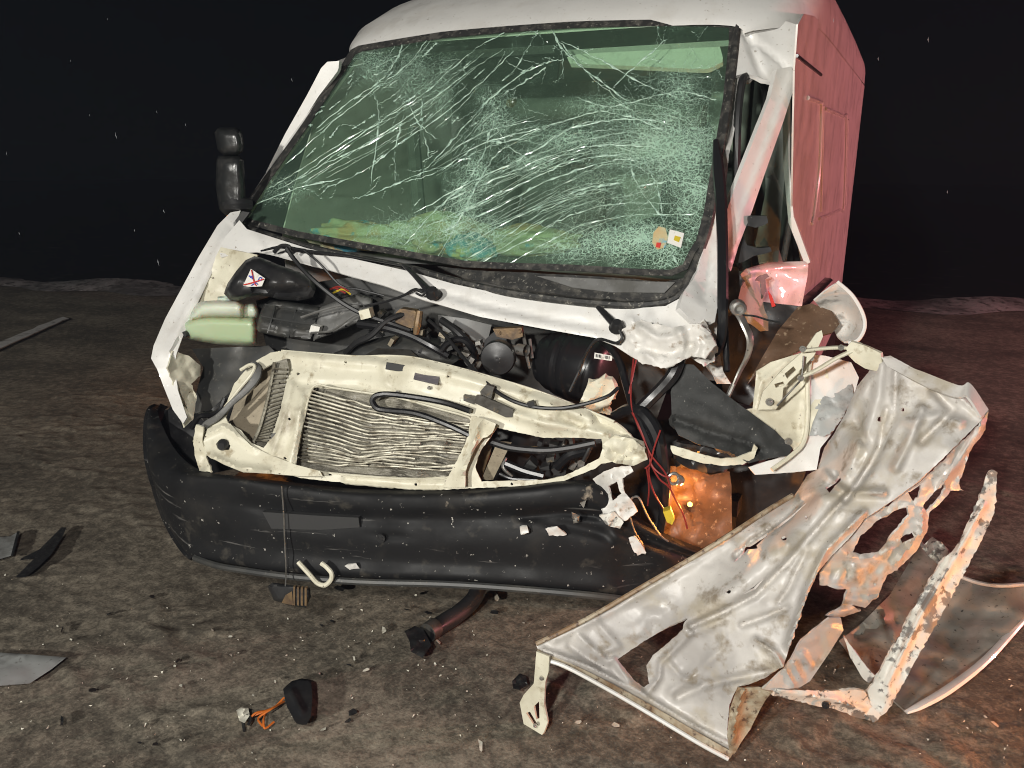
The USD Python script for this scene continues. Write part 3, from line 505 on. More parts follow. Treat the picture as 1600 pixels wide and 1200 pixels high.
# ------------ windscreen pillars
pr_ = [(1150, 42), (1166, 60), (1174, 104), (1160, 112), (1152, 135), (1144, 200), (1134, 290), (1128, 360), (1126, 430), (1116, 500), (1096, 520), (1068, 500), (1074, 470), (1090, 430), (1104, 380), (1116, 320), (1128, 240), (1140, 150)]
def Wp(px, py, o): return W(px, py, o)
obj('windscreen_pillar', plate(pr_, [(1150, 42, .01), (1172, 100, -.06), (1135, 240, 0.02), (1146, 200, -.05), (1100, 480, .03), (1122, 480, -.03), (1085, 440, .02)], th=.02, sub=8, lift=W, cr=(.004, 8), folds=[([(1150, 60), (1140, 160), (1120, 300), (1100, 470)], 6, .012)]), 'white_paint', van)
obj('pillar_top', plate([(1152, 45), (1154, 20), (1200, 6), (1243, 4), (1244, 60), (1240, 96), (1232, 108), (1190, 106), (1172, 108), (1160, 112), (1148, 120)], [(1152, 45, .01), (1200, 34, -.06), (1226, 75, -.10), (1240, 96, -.10), (1244, 60, -.10), (1243, 20, -.10), (1190, 106, -.05), (1160, 112, -.01)], th=.015, sub=7, lift=W, folds=[([(1168, 50), (1178, 75), (1188, 100)], 5, .02), ([(1160, 48), (1215, 66), (1230, 78)], 4, .015)]), 'white_paint', van)
obj('windscreen_pillar', tube(W(*np.array([(556, 84), (520, 132), (460, 214), (408, 290), (372, 344)], float).T, -.012), .022, 8, 5), 'white_paint', van)
obj('door_frame', plate([(533, 95), (512, 96), (502, 106), (480, 148), (445, 210), (411, 278), (419, 277), (452, 222), (498, 150), (527, 112)], 1.15, th=.03, sub=9, rnd=2), 'white_paint', van, label='white left door frame standing off behind the windscreen edge')

# ------------ side door on the right of the picture, torn out of line
door = obj('door', plate([(1150, 436), (1165, 420), (1200, 410), (1258, 408), (1263, 414), (1262, 430), (1254, 472), (1250, 500), (1205, 520), (1180, 500), (1162, 480), (1152, 470)], [(1150, 440, .62), (1262, 412, .95), (1250, 490, .92), (1180, 500, .60)], th=.03, sub=8, cr=(.006, 8), folds=[([(1150, 428), (1200, 418), (1262, 416)], 4, .02), ([(1190, 440), (1215, 500)], 12, -.02)]), 'white_paint', van, label='white side door knocked out of its frame with torn skin')
obj('window_frame', plate([(1214, 108), (1236, 104), (1249, 112), (1243, 130), (1224, 190), (1199, 260), (1175, 330), (1154, 384), (1142, 424), (1132, 408), (1130, 344), (1148, 294), (1180, 212), (1204, 150)], [(1232, 106, .80), (1199, 200, .64), (1150, 330, .44), (1136, 410, .38), (1222, 190, .68), (1170, 330, .50)], th=.02, sub=6, folds=[([(1238, 116), (1212, 196), (1162, 330), (1140, 410)], 6, .014)]), 'white_paint', door)
obj('window_frame', plate([(1226, 120), (1234, 128), (1234, 260), (1240, 338), (1266, 410), (1258, 414), (1232, 348), (1224, 262), (1222, 160)], [(1228, 120, .84), (1230, 260, .92), (1236, 340, .94), (1262, 412, .96)], th=.02, sub=6), 'white_paint', door)
obj('window_glass', plate([(1230, 130), (1232, 260), (1236, 340), (1256, 408), (1200, 408), (1150, 418), (1140, 400), (1160, 330), (1190, 240), (1220, 150)], [(1230, 130, .84), (1236, 340, .94), (1150, 410, .62), (1180, 260, .7)], th=.004, sub=14), 'side_glass', door)
obj('torn_skin', plate([(1185, 432), (1198, 427), (1202, 432), (1196, 436), (1198, 455), (1190, 468), (1189, 440), (1180, 438)], [(1185, 432, .66), (1202, 432, .70), (1190, 468, .66)], th=.003, sub=4, jag=.4), 'grey_plastic', door)
obj('red_mark', plate([(1201, 455), (1206, 462), (1212, 478), (1207, 480), (1203, 466)], [(1201, 455, .66), (1212, 478, .69), (1207, 480, .68)], th=.003, sub=4), 'print_red', door)
obj('door_pillar', plate([(1195, 205), (1226, 175), (1227, 260), (1216, 410), (1186, 412), (1180, 380), (1196, 300)], 1.30, th=.05, sub=14, folds=[([(1208, 200), (1205, 300), (1200, 410)], 5, .03), ([(1220, 190), (1214, 410)], 3, .03)]), 'cab_pale', van)
obj('door_opening_seal', wire([(1150, 300, .62), (1152, 200, .66), (1156, 150, .7), (1162, 122, .74), (1175, 118, .84), (1192, 130, 1.0), (1196, 160, 1.05), (1186, 215, 1.05)], .014, 8), 'rubber', van)
obj('door_opening_trim', wire([(1160, 118, .76), (1176, 110, .85), (1200, 118, 1.0), (1212, 132, 1.1)], [.01, .02, .02, .014], 8, flat=.5), 'cab_pale', van)
obj('cab_headrest_pad', rbox(V(np.float64(1182), np.float64(175), 1.6)-np.array([.12, 0, 0]), (.17, .14, .42), .06), 'cab_pale', van)
obj('weatherstrip', wire([(1118, 218, .42), (1122, 260, .40), (1127, 320, .36), (1129, 400, .28), (1129, 470, .22), (1128, 520, .18), (1120, 548, .16), (1100, 560, .18)], [.008, .018, .018, .017, .017, .015, .013, .01], 8), 'wet_rubber', van)
obj('weatherstrip', wire([(1132, 470, .24), (1134, 540, .2), (1136, 580, .16)], .010, 8), 'wet_rubber', van)
mb = obj('mirror_bracket', plate([(1140, 400), (1150, 345), (1172, 337), (1200, 338), (1200, 350), (1180, 356), (1166, 352), (1160, 368), (1168, 384), (1186, 388), (1206, 386), (1206, 394), (1178, 400), (1160, 410), (1146, 412)], .48, th=.05, sub=7, rnd=2), 'black_plastic', van)
obj('inner_door_edge', plate([(1128, 420), (1150, 410), (1160, 440), (1150, 480), (1138, 500), (1128, 480)], .5, th=.03, sub=8, cr=(.01, 9)), 'black_plastic', van)
# hinge lever hanging beside the door
obj('check_arm', join(wire([(1152, 486, .16), (1162, 505, .13), (1172, 530, .12), (1168, 556, .13), (1156, 580, .14), (1145, 605, .13)], [.016, .014, .014, .012, .010, .008], 8, flat=.5), lathe([(.008, -.012), (.014, -.016), (.021, -.012), (.024, 0), (.024, .03)], V(np.float64(1154), np.float64(482), .14), nB, 16), lathe([(0, -.004), (.009, -.004), (.009, .01)], V(np.float64(1154), np.float64(482), .14), nB, 10)), 'bare_metal', van)
obj('check_link', wire([(1146, 600, .125), (1136, 622, .12)], .008, 8), 'bare_metal', van)
obj('link_wire', wire([(1160, 492, .12), (1180, 494, .11), (1200, 500, .1), (1220, 504, .1)], .003, 5), 'rubber', van)

# ------------ cowl below the windscreen
cowl = [(374, 344), (386, 358), (480, 388), (560, 406), (640, 424), (710, 444), (800, 463), (900, 477), (990, 482), (1040, 478), (1070, 462), (1098, 505), (1090, 535), (1064, 545), (1062, 562), (1040, 573), (1010, 566), (985, 556), (960, 540), (930, 528), (850, 514), (750, 495), (660, 468), (600, 446), (550, 432), (480, 412), (420, 396), (400, 394), (372, 396), (345, 402), (342, 390), (352, 370)]
obj('cowl', plate(cowl, [(374, 344, .70), (345, 400, .60), (480, 388, .60), (480, 412, .52), (640, 424, .47), (640, 462, .38), (800, 463, .38), (800, 504, .30), (900, 477, .30), (940, 530, .22), (1040, 478, .20), (1040, 570, .10), (1090, 510, .14)], th=.006, sub=7, cr=(.0035, 5),
    folds=[([(420, 392), (560, 424), (660, 452), (760, 478), (860, 498), (950, 512)], 6, -.012), ([(500, 410), (600, 435), (680, 462), (760, 488), (850, 506), (930, 520)], 5, .012), ([(985, 500), (1010, 520), (1040, 516), (1070, 528)], 8, .03), ([(1000, 540), (1040, 548), (1060, 540)], 7, -.03), ([(1015, 495), (1020, 540)], 6, .02), ([(400, 372), (410, 390)], 8, .015)]), 'white_paint', van)
obj('crumpled_cowl_corner', plate([(960, 520), (1000, 500), (1050, 512), (1090, 505), (1110, 520), (1118, 540), (1100, 560), (1080, 556), (1062, 566), (1040, 576), (1004, 568), (980, 552)], [(960, 520, .20), (1050, 515, .10), (1100, 520, .06), (1040, 572, .06), (1100, 556, .06)], th=.005, sub=4, cr=(.011, 7), jag=.8, folds=[([(1000, 512), (1030, 530), (1066, 520)], 7, .02), ([(1000, 545), (1046, 552), (1080, 540)], 6, -.025), ([(1060, 516), (1070, 540), (1060, 560)], 5, .02), ([(985, 530), (1020, 560)], 6, .015)]), 'scraped_paint', van, label='crushed white corner of the cowl below the pillar')
# ------------ left front wing (left in the picture) and what is behind it
obj('wing', plate([(376, 329), (368, 350), (352, 378), (332, 425), (306, 480), (284, 530), (276, 552), (272, 570), (278, 610), (292, 652), (286, 662), (270, 640), (254, 600), (246, 578), (236, 560), (240, 540), (258, 498), (284, 450), (310, 402), (340, 352), (360, 332)], [(376, 329, .80), (352, 378, .66), (340, 352, .72), (306, 480, .50), (258, 498, .46), (276, 552, .36), (236, 560, .34), (254, 600, .32), (290, 655, .26)], th=.008, sub=7, cr=(.003, 7), folds=[([(366, 345), (330, 410), (290, 490), (262, 550)], 5, .02)]), 'white_paint', van)
obj('wing_gap', plate([(378, 330), (390, 332), (360, 372), (352, 386), (346, 380), (352, 366)], .74, th=.02, sub=8), 'rubber', van)
ip = obj('inner_panel', plate([(345, 386), (372, 392), (402, 398), (398, 420), (372, 450), (352, 466), (330, 478), (312, 476), (300, 498), (290, 490), (306, 462), (322, 430)], [(345, 386, .62), (402, 398, .56), (300, 495, .50), (352, 466, .56)], th=.006, sub=7, cr=(.008, 8)), 'bay_paint', van)
obj('inner_panel', plate([(270, 548), (296, 556), (314, 572), (312, 590), (298, 600), (308, 620), (302, 655), (288, 668), (276, 630), (270, 596), (262, 575)], [(270, 548, .36), (312, 580, .42), (288, 668, .28), (302, 640, .36)], th=.006, sub=6, cr=(.014, 9), jag=.7), 'bay_paint', van)
obj('wheel_arch_liner', plate([(300, 545), (420, 540), (440, 560), (400, 575), (370, 600), (340, 640), (320, 660), (300, 640), (310, 600), (318, 575)], [(300, 545, .55), (440, 560, .5), (320, 660, .40)], th=.01, sub=12, cr=(.01, 6)), 'lid_plastic', van)
tank = obj('washer_tank', plate([(283, 508), (290, 500), (304, 496), (330, 494), (398, 496), (402, 510), (401, 538), (392, 541), (340, 538), (296, 531), (285, 520)], .48, sub=4, rnd=3, back=.62, puff=(.05, 12)), 'coolant_green', van, label='translucent tank with green fluid')
obj('tank_top', plate([(303, 480), (312, 471), (340, 469), (372, 470), (382, 476), (381, 497), (330, 496), (306, 500), (290, 505)], .468, sub=4, rnd=3, back=.62, puff=(.05, 12)), 'tank_plastic', tank)
obj('tank_shoulder', plate([(378, 476), (397, 474), (404, 484), (403, 498), (378, 498)], .50, sub=4, rnd=2, back=.62, puff=(.04, 10)), 'tank_plastic', tank)
obj('tank_neck', lathe([(.032, .03), (.032, 0), (.026, 0), (.026, -.02)], V(np.float64(352), np.float64(472), .50), (0, 0, -1), 18), 'tank_plastic', tank)
obj('tank_outlet', lathe([(0, -.02), (.010, -.02), (.013, 0), (.013, .02)], V(np.float64(292), np.float64(521), .44), nB, 12), 'black_plastic', tank)
duct = obj('air_duct', plate([(349, 458), (356, 442), (370, 422), (384, 406), (398, 400), (412, 404), (436, 414), (470, 426), (488, 436), (494, 452), (488, 466), (466, 470), (436, 468), (420, 463), (402, 461), (388, 464), (372, 470), (358, 468)], [(349, 458, .40), (398, 400, .46), (430, 440, .36), (494, 452, .42), (370, 440, .36), (488, 436, .44), (466, 470, .42)], sub=6, rnd=3, back=.58, puff=(.035, 12), folds=[([(360, 455), (385, 418), (402, 410)], 7, .012), ([(400, 452), (440, 458), (480, 455)], 6, -.03), ([(456, 440), (470, 448)], 5, .015)]), 'black_plastic', van)
dl = [(380, 446), (392, 420), (414, 435), (409, 447), (400, 448), (388, 448)]
stk = obj('diamond_sticker', plate(dl, [(380, 446, .315), (392, 420, .341), (414, 435, .315)], th=.002, sub=5), 'white_label', duct)
sct = lambda pts, r: wire([(x, y, o-.037) for x, y, o in pts], r, 5, 2)
obj('sticker_cross', join(sct([(381, 445, .346), (397, 441, .346), (412, 436, .346)], .0022), sct([(393, 422, .370), (397, 441, .346), (401, 447, .342)], .0022)), 'print_red', stk)
obj('sticker_figure', join(sct([(389, 431, .356), (393, 433, .354), (395, 436, .350)], .003), sct([(391, 434, .353), (395, 431, .356)], .002), sct([(403, 440, .345), (405, 434, .352), (409, 434, .350), (407, 439, .345)], .0016), sct([(392, 446, .341), (396, 444, .343), (400, 442, .345), (403, 445, .342)], .0016)), 'print_blue', stk)
# ------------ fuse box and engine bay
fb = obj('fuse_box', plate([(400, 513), (406, 490), (412, 476), (424, 467), (470, 474), (502, 480), (498, 500), (488, 534), (440, 527), (404, 519)], [(400, 513, .43), (424, 467, .53), (500, 480, .49), (486, 534, .41)], sub=4, rnd=2, back=.6, puff=(.03, 7), folds=[([(424, 480), (470, 486), (496, 492)], 3, -.012), ([(402, 500), (440, 510), (490, 518)], 3, .010), ([(440, 478), (430, 524)], 2.5, -.01), ([(466, 480), (456, 528)], 2.5, .008)]), 'lid_plastic', van)
for a in ([(430, 478, .465), (424, 500, .42), (418, 520, .40)], [(462, 484, .46), (456, 508, .42), (450, 528, .385)], [(408, 494, .43), (450, 502, .42), (496, 508, .41)], [(414, 476, .48), (450, 482, .475), (498, 490, .45)]): obj('fuse_box_rib', wire(a, .004, 5), 'lid_plastic', fb)
obj('fuse_box_clip', block([(486, 508), (500, 511), (497, 522), (483, 519)], .365, .03), 'white_label', fb)
obj('battery_cover', plate([(500, 480), (560, 458), (582, 466), (584, 482), (560, 505), (520, 522), (488, 534), (494, 505)], [(500, 480, .47), (560, 458, .53), (584, 482, .49), (488, 534, .40)], sub=4, rnd=2, back=.6, puff=(.02, 6), folds=[([(510, 500), (572, 476)], 2.5, -.008), ([(530, 480), (515, 520)], 2.5, .006)]), 'grey_plastic', van)
for a in ([(470, 496, .37), (520, 480, .38), (560, 474, .4)], [(486, 520, .36), (520, 516, .36), (552, 494, .38), (572, 490, .40)]): obj('cover_strap', wire(a, .004, 5), 'grey_plastic', van)
obj('firewall', plate([(400, 470), (500, 440), (560, 432), (640, 450), (760, 485), (900, 515), (1000, 540), (1060, 560), (1010, 700), (900, 640), (700, 575), (560, 560), (420, 560)], .62, th=.02, sub=22, cr=(.01, 5)), 'lid_plastic', van)
obj('firewall_panel', plate([(684, 492), (728, 498), (768, 508), (758, 548), (738, 562), (704, 552), (690, 530)], .50, th=.01, sub=10, cr=(.006, 8)), 'grey_plastic', van)
obj('engine_cover', plate([(520, 552), (552, 540), (590, 528), (640, 520), (690, 530), (720, 560), (700, 574), (640, 566), (560, 562)], [(520, 552, .42), (640, 520, .46), (720, 560, .42), (600, 564, .34)], sub=9, back=.6, cr=(.008, 8), folds=[([(560, 548), (640, 538), (690, 552)], 6, .03)]), 'lid_plastic', van)
obj('intake_plate', plate([(560, 560), (590, 544), (640, 546), (656, 560), (640, 566)], [(560, 560, .30), (590, 544, .36), (656, 560, .30)], th=.03, sub=7), 'dark_metal', van)
obj('brown_bracket', plate([(614, 492), (626, 482), (650, 486), (654, 500), (646, 514), (620, 508)], .40, th=.04, sub=6, rnd=2), 'brown_metal', van)
obj('sensor_stem', wire([(656, 486, .38), (653, 505, .37), (650, 522, .37)], [.012, .014, .011], 8), 'brown_metal', van)
obj('engine_pipe', wire([(560, 506, .40), (600, 512, .38), (640, 524, .37), (672, 540, .36), (700, 556, .37)], .014, 8), 'wet_rubber', van)
obj('engine_pipe', wire([(690, 500, .42), (712, 516, .38), (730, 534, .37), (742, 552, .40)], .013, 8), 'rubber', van)
obj('engine_pipe', wire([(540, 552, .38), (556, 536, .36), (580, 524, .36), (606, 500, .38), (640, 488, .42)], .011, 8), 'rubber', van)
obj('engine_pipe', wire([(744, 560, .40), (736, 540, .36), (720, 530, .36), (700, 536, .36), (690, 548, .36)], .012, 8), 'wet_rubber', van)
g2 = np.random.default_rng(21)
for k in range(30):                                                     # small fittings on and beside the engine
    x, y = g2.uniform(590, 760), 0; y = 500+(x-590)*.28+g2.uniform(-8, 40); o = g2.uniform(.36, .46); w_, h_ = g2.uniform(4, 13, 2); a = g2.uniform(0, 1.5)
    R_ = np.array([[math.cos(a), -math.sin(a)], [math.sin(a), math.cos(a)]]); pl = (np.array([(-w_, -h_), (w_, -h_), (w_*.8, h_), (-w_, h_*.8)])*.6)@R_.T+[x, y]
    obj('engine_fitting', block([tuple(t) for t in pl], o, g2.uniform(.02, .06)), ['dark_metal', 'black_plastic', 'bare_metal', 'lid_plastic', 'dark_metal', 'brown_card'][k % 6], van)
horn = obj('horn', lathe([(0, -.03), (.012, -.032), (.03, -.026), (.056, -.022), (.060, -.014), (.060, .01), (.04, .03), (.0, .035)], V(np.float64(779), np.float64(558), .33), -V(np.float64(779), np.float64(558), .33)+C, 30)if False else lathe([(0, -.03), (.012, -.032), (.03, -.026), (.056, -.022), (.060, -.014), (.060, .01), (.04, .03), (.0, .035)], V(np.float64(779), np.float64(558), .33), nB, 30), 'black_plastic', van)
obj('horn_bracket', join(block([(770, 514), (815, 512), (817, 526), (800, 531), (776, 526)], .36, .03), bolt(779, 520, .355), bolt(811, 518, .355)), 'brown_metal', van)
obj('horn_body', block([(757, 532), (775, 516), (790, 527), (796, 545), (768, 560), (756, 552)], .37, .06), 'black_plastic', van)
obj('bleed_fitting', join(lathe([(0, -.03), (.012, -.03), (.014, 0), (.02, .005), (.02, .04)], V(np.float64(808), np.float64(545), .35), (.9, -.2, 0), 12)), 'bare_metal', van)
for a in ([(818, 520, .4), (822, 550, .36), (828, 575, .36)], [(828, 530, .4), (832, 560, .37)]): obj('brake_pipe', wire(a, .006, 6), 'bare_metal', van)
# brake booster: a broad stepped drum lying across the bay
bc = V(np.float64(905), np.float64(572), .42); ax = V(np.float64(960), np.float64(582), .34)-V(np.float64(850), np.float64(560), .46); ax /= np.linalg.norm(ax)
prof = [(0, -.145), (.07, -.145), (.085, -.14), (.088, -.12), (.098, -.115), (.105, -.10), (.105, -.085), (.112, -.075), (.118, -.06), (.119, -.05), (.113, -.042), (.113, -.03), (.123, -.022), (.126, -.01), (.126, .0), (.119, .008), (.12, .06), (.113, .09), (.098, .11), (.07, .12), (0, .12)]
bs = obj('brake_booster', lathe(prof, bc, ax, 44), 'wet_rubber', van)
lb = plate([(929, 551), (957, 556), (956, 564), (928, 560)], .268, th=.002, sub=6); lbl = obj('booster_label', lb, 'white_label', bs)
bars = [block([(x0, 553+.16*(x0-929)), (x0+1.3, 553.3+.16*(x0-929)), (x0+1.1, 558+.16*(x0-929)), (x0-.2, 557.7+.16*(x0-929))], .265, .002) for x0 in (931, 933.5, 936, 938, 946, 948, 951)]
obj('label_print', join(*bars), 'print_black', lbl)
obj('crushed_bracket', plate([(905, 630), (918, 600), (940, 590), (958, 594), (962, 612), (950, 640), (966, 652), (948, 648), (920, 640)], .24, th=.02, sub=6, cr=(.016, 14), jag=.6), 'bay_paint', van)
obj('black_cable', wire([(670, 500, .40), (694, 522, .34), (722, 556, .26), (752, 590, .16), (785, 618, .08), (825, 634, .05), (870, 638, .04), (910, 632, .04), (948, 620, .05), (966, 606, .08)], .0062, 8), 'rubber', van)
obj('cable_clip', block([(823, 630), (833, 627), (836, 634), (826, 637)], .04, .02), 'black_plastic', van)
obj('washer_hose', wire([(968, 516, .15), (972, 528, .14), (962, 536, .15), (935, 530, .2), (918, 548, .22), (905, 580, .24), (890, 612, .22)], .005, 6), 'rubber', van)
obj('washer_hose', wire([(448, 388, .44), (462, 408, .42), (488, 436, .38), (530, 470, .36), (566, 490, .36), (610, 505, .38), (640, 516, .4)], .008, 6), 'rubber', van)
obj('washer_hose', wire([(475, 391, .44), (500, 412, .42), (532, 446, .42), (560, 452, .44), (600, 462, .46)], .004, 6), 'rubber', van)
obj('washer_hose', wire([(660, 457, .36), (648, 452, .37), (630, 462, .38), (600, 472, .40), (570, 478, .40)], .005, 6), 'rubber', van)
obj('hose_joint', block([(560, 486), (576, 482), (580, 496), (564, 500)], .34, .04), 'bay_paint', van)
for k, a in enumerate([[(516, 452, .42), (530, 448, .41), (545, 455, .41)], [(520, 458, .42), (536, 452, .41), (548, 460, .42)], [(524, 450, .415), (540, 458, .41)]]): obj('wire', wire(a, .0035, 5), ['red_wire', 'yellow_plastic', 'red_wire'][k], van)
# ------------ wipers
wl = obj('wiper', wire([(672, 457, .34), (660, 444, .37), (645, 428, .41), (630, 414, .45)], [.016, .012, .009, .007], 8, flat=.7), 'black_plastic', van)
obj('wiper_spindle', lathe([(0, -.02), (.012, -.02), (.018, -.012), (.02, 0), (.026, .01)], V(np.float64(676), np.float64(457), .345), nB*.7+np.array([0, 0, -.7]), 14), 'rubber', wl)
obj('wiper_blade', join(wire([(408, 392, .52), (440, 386, .52), (480, 392, .50), (540, 399, .49), (628, 415, .455)], [.006, .011, .009, .007, .005], 6, flat=.6), wire([(428, 394, .5), (440, 384, .5), (452, 386, .5), (448, 394, .5)], .008, 6)), 'black_plastic', wl)
obj('wiper_spring', wire([(650, 458, .35), (660, 462, .34), (664, 455, .34), (656, 452, .35)], .004, 6), 'rubber', wl)
wr = obj('wiper', wire([(935, 480, .27), (948, 494, .23), (962, 508, .19)], [.010, .013, .016], 8, flat=.7), 'black_plastic', van)
obj('wiper_spindle', lathe([(0, -.02), (.012, -.02), (.018, -.012), (.02, 0), (.026, .01)], V(np.float64(964), np.float64(509), .185), nB*.7+np.array([0, 0, -.7]), 14), 'rubber', wr)

# ------------ slam panel, radiator and condenser
front = [(322, 664), (338, 652), (352, 634), (366, 600), (380, 582), (400, 564), (422, 551), (446, 548), (500, 553), (540, 557), (600, 556), (640, 558), (680, 566), (720, 576), (770, 590), (830, 608), (880, 626), (930, 646), (962, 660), (990, 684), (1006, 690), (1012, 712), (996, 724), (960, 722), (940, 724), (930, 732), (900, 744), (866, 758), (800, 760), (700, 765), (640, 764), (560, 757), (470, 747), (440, 738), (380, 738), (330, 716), (310, 700), (306, 690)]
hr = [(490, 604), (520, 606), (560, 612), (620, 621), (690, 640), (720, 648), (736, 656), (732, 680), (722, 712), (706, 744), (640, 748), (560, 743), (500, 737), (462, 728), (466, 700), (476, 650)]
hc = [(372, 606), (400, 584), (428, 566), (444, 562), (449, 574), (447, 600), (438, 640), (424, 684), (412, 700), (392, 692), (376, 672), (356, 660), (352, 650)]
he = [(764, 686), (776, 668), (810, 676), (850, 684), (900, 684), (940, 686), (942, 700), (936, 716), (910, 730), (880, 744), (850, 750), (752, 752), (742, 730), (750, 706)]
pan = obj('front_panel', plate(front, [(322, 664, .14), (440, 548, .28), (600, 556, .24), (640, 590, .14), (470, 740, .02), (640, 755, .05), (700, 765, .04), (830, 608, .14), (850, 640, .06), (962, 660, .06), (1006, 700, .02), (866, 758, .05), (380, 738, .02), (350, 690, .06), (458, 640, .10), (740, 690, .06), (560, 757, .04)], [hr, hc, he]+[[(x+2.5*math.cos(t), y+2.2*math.sin(t)) for t in np.linspace(0, 6.28, 8)[:-1]] for x, y in ((466, 584), (540, 566), (700, 588), (862, 630), (908, 648), (452, 655), (445, 716), (516, 741), (650, 757), (800, 756), (964, 706), (372, 722))], th=.006, sub=4.5, cr=(.0026, 6), jag=.3,
    folds=[([(450, 556), (560, 566), (650, 572), (740, 596), (830, 622), (920, 656)], 9, .018), ([(470, 600), (560, 604), (640, 618), (720, 640)], 6, -.010), ([(455, 600), (440, 660), (425, 710)], 5, .014), ([(473, 620), (462, 680), (452, 730)], 5, .016), ([(780, 640), (850, 662), (900, 668), (950, 680)], 7, .02), ([(740, 660), (730, 700), (712, 745)], 6, .014), ([(950, 690), (975, 700), (1000, 695)], 6, .025), ([(900, 600), (940, 660), (980, 680)], 5, -.012), ([(880, 650), (905, 664)], 8, -.02), ([(600, 572), (604, 600)], 5, .01), ([(540, 748), (640, 756), (700, 756)], 4, -.01)]), 'bay_paint', van)
obj('panel_lip', wire([(440, 548, .275), (500, 553, .265), (560, 557, .25), (600, 556, .235), (640, 558, .225), (680, 566, .20), (720, 576, .185), (770, 590, .165), (830, 608, .13), (880, 626, .11), (930, 646, .08), (960, 659, .05)], .0045, 6), 'bay_paint', pan)
obj('opening_lip', wire([(x, y, o) for (x, y), o in zip(hr, (.13, .135, .135, .125, .10, .085, .07, .06, .05, .045, .045, .04, .03, .02, .06, .10))], .0035, 6, closed=True), 'bay_paint', pan)
obj('panel_patch', plate([(604, 566), (640, 572), (644, 580), (620, 580), (602, 577)], .165, th=.003, sub=6), 'print_black', pan)
obj('panel_sticker', plate([(652, 567), (690, 574), (684, 601), (646, 592)], [(652, 567, .185), (690, 574, .165), (684, 601, .115), (646, 592, .125)], th=.003, sub=6), 'panel_sticker', pan)
obj('latch', join(block([(750, 612), (760, 601), (772, 605), (766, 626), (752, 622)], .075, .02), block([(744, 618), (752, 618), (802, 640), (800, 652), (790, 652), (742, 630)], .065, .012), block([(724, 618), (743, 622), (741, 632), (724, 626)], .075, .02)), 'dark_metal', pan)
for a in ((621, 613, .125, .007), (430, 684, .065, .010), (670, 606, .115, .006)): obj('panel_bolt', bolt(*a), 'bare_metal', pan)
obj('bolt_plate', plate([(424, 678), (440, 674), (438, 692), (422, 696)], .062, th=.003, sub=6), 'grey_plastic', pan)
obj('release_cable', wire([(735, 642, .07), (690, 628, .10), (620, 617, .115), (592, 617, .115), (582, 625, .11), (588, 637, .10), (604, 641, .095), (650, 646, .08), (700, 664, .06), (734, 680, .05)], .010, 8), 'wet_rubber', pan)
# crushed radiator: its core and every bent bar of the grille in front of it
obj('radiator', plate(hr, [(490, 604, .20), (736, 656, .14), (706, 744, .12), (462, 728, .10), (600, 690, .10)], th=.03, sub=6, cr=(.012, 9), lift=V), 'radiator_core', van)
L0, L1 = np.array([(488, 608), (480, 636), (472, 668), (466, 700), (462, 726)], float), np.array([(735, 660), (732, 680), (726, 700), (718, 722), (706, 744)], float)
def along(L, t): return np.array([np.interp(t*(len(L)-1), np.arange(len(L)), L[:, k]) for k in (0, 1)])
for k in range(19):
    t = (k+.4)/19; a, b = along(L0, t), along(L1, t); n_ = 16; s_ = np.linspace(0, 1, n_); sag = 7*np.sin(s_*np.pi*(1.1+.5*t))*(1 if k < 14 else .4)
    x = a[0]+(b[0]-a[0])*s_; y = a[1]+(b[1]-a[1])*s_+sag-4*t+6.0*np.exp(-((s_-.36)/.10)**2)*math.sin(t*3.1)+g2.normal(0, .9, n_)*(s_ > .25)+2.4*np.sin(s_*9+t*7)*t*(s_ > .3)
    o = .095-.035*np.sin(s_*np.pi)*t+.02*(1-t)+g2.normal(0, .003, n_); e = int(n_*(1 if k % 5 else .8))
    ok = shapely.contains_xy(Polygon(hr).buffer(3), x[:e], y[:e])
    if ok.sum() > 3: obj('grille_bar', wire(np.c_[x[:e], y[:e], o[:e]][ok], g2.uniform(.0020, .0032), 5, 3, flat=1.5), 'fin_metal', van)
obj('torn_tab', plate([(736, 650), (756, 654), (775, 662), (770, 676), (752, 688), (742, 700), (728, 735), (726, 762), (690, 762), (700, 745), (718, 712), (732, 680)], [(736, 650, .04), (775, 662, .03), (752, 688, .03), (726, 762, -.005), (700, 745, .03)], th=.005, sub=6, cr=(.008, 12), jag=.5, folds=[([(748, 662), (742, 690), (722, 740)], 5, .02)]), 'bay_paint', van)
obj('condenser_plate', plate([(358, 658), (366, 632), (380, 606), (402, 586), (428, 566), (424, 590), (416, 630), (402, 680), (396, 692), (376, 680)], [(358, 658, .22), (428, 566, .30), (396, 692, .18)], th=.01, sub=8, cr=(.004, 7)), 'brown_card', van)
obj('condenser', plate([(430, 566), (448, 560), (452, 578), (446, 610), (436, 645), (424, 690), (410, 704), (394, 696), (406, 670), (420, 620)], [(430, 566, .22), (448, 560, .22), (410, 704, .12), (394, 696, .13)], th=.02, sub=7), 'radiator_core', van)
obj('condenser_edge', wire([(429, 566, .20), (419, 620, .17), (406, 668, .13), (396, 694, .11), (410, 700, .10)], .006, 6), 'fin_metal', van)
for k in range(19):
    t = (k+.5)/19; a = along(np.array([(431, 572), (421, 622), (408, 668), (400, 690)], float), t); b = along(np.array([(448, 574), (444, 615), (432, 655), (418, 692)], float), t)
    obj('condenser_fin', wire([(a[0], a[1], .20-.08*t), (b[0], b[1], .19-.08*t)], .0036, 5, 1), 'fin_metal', van)
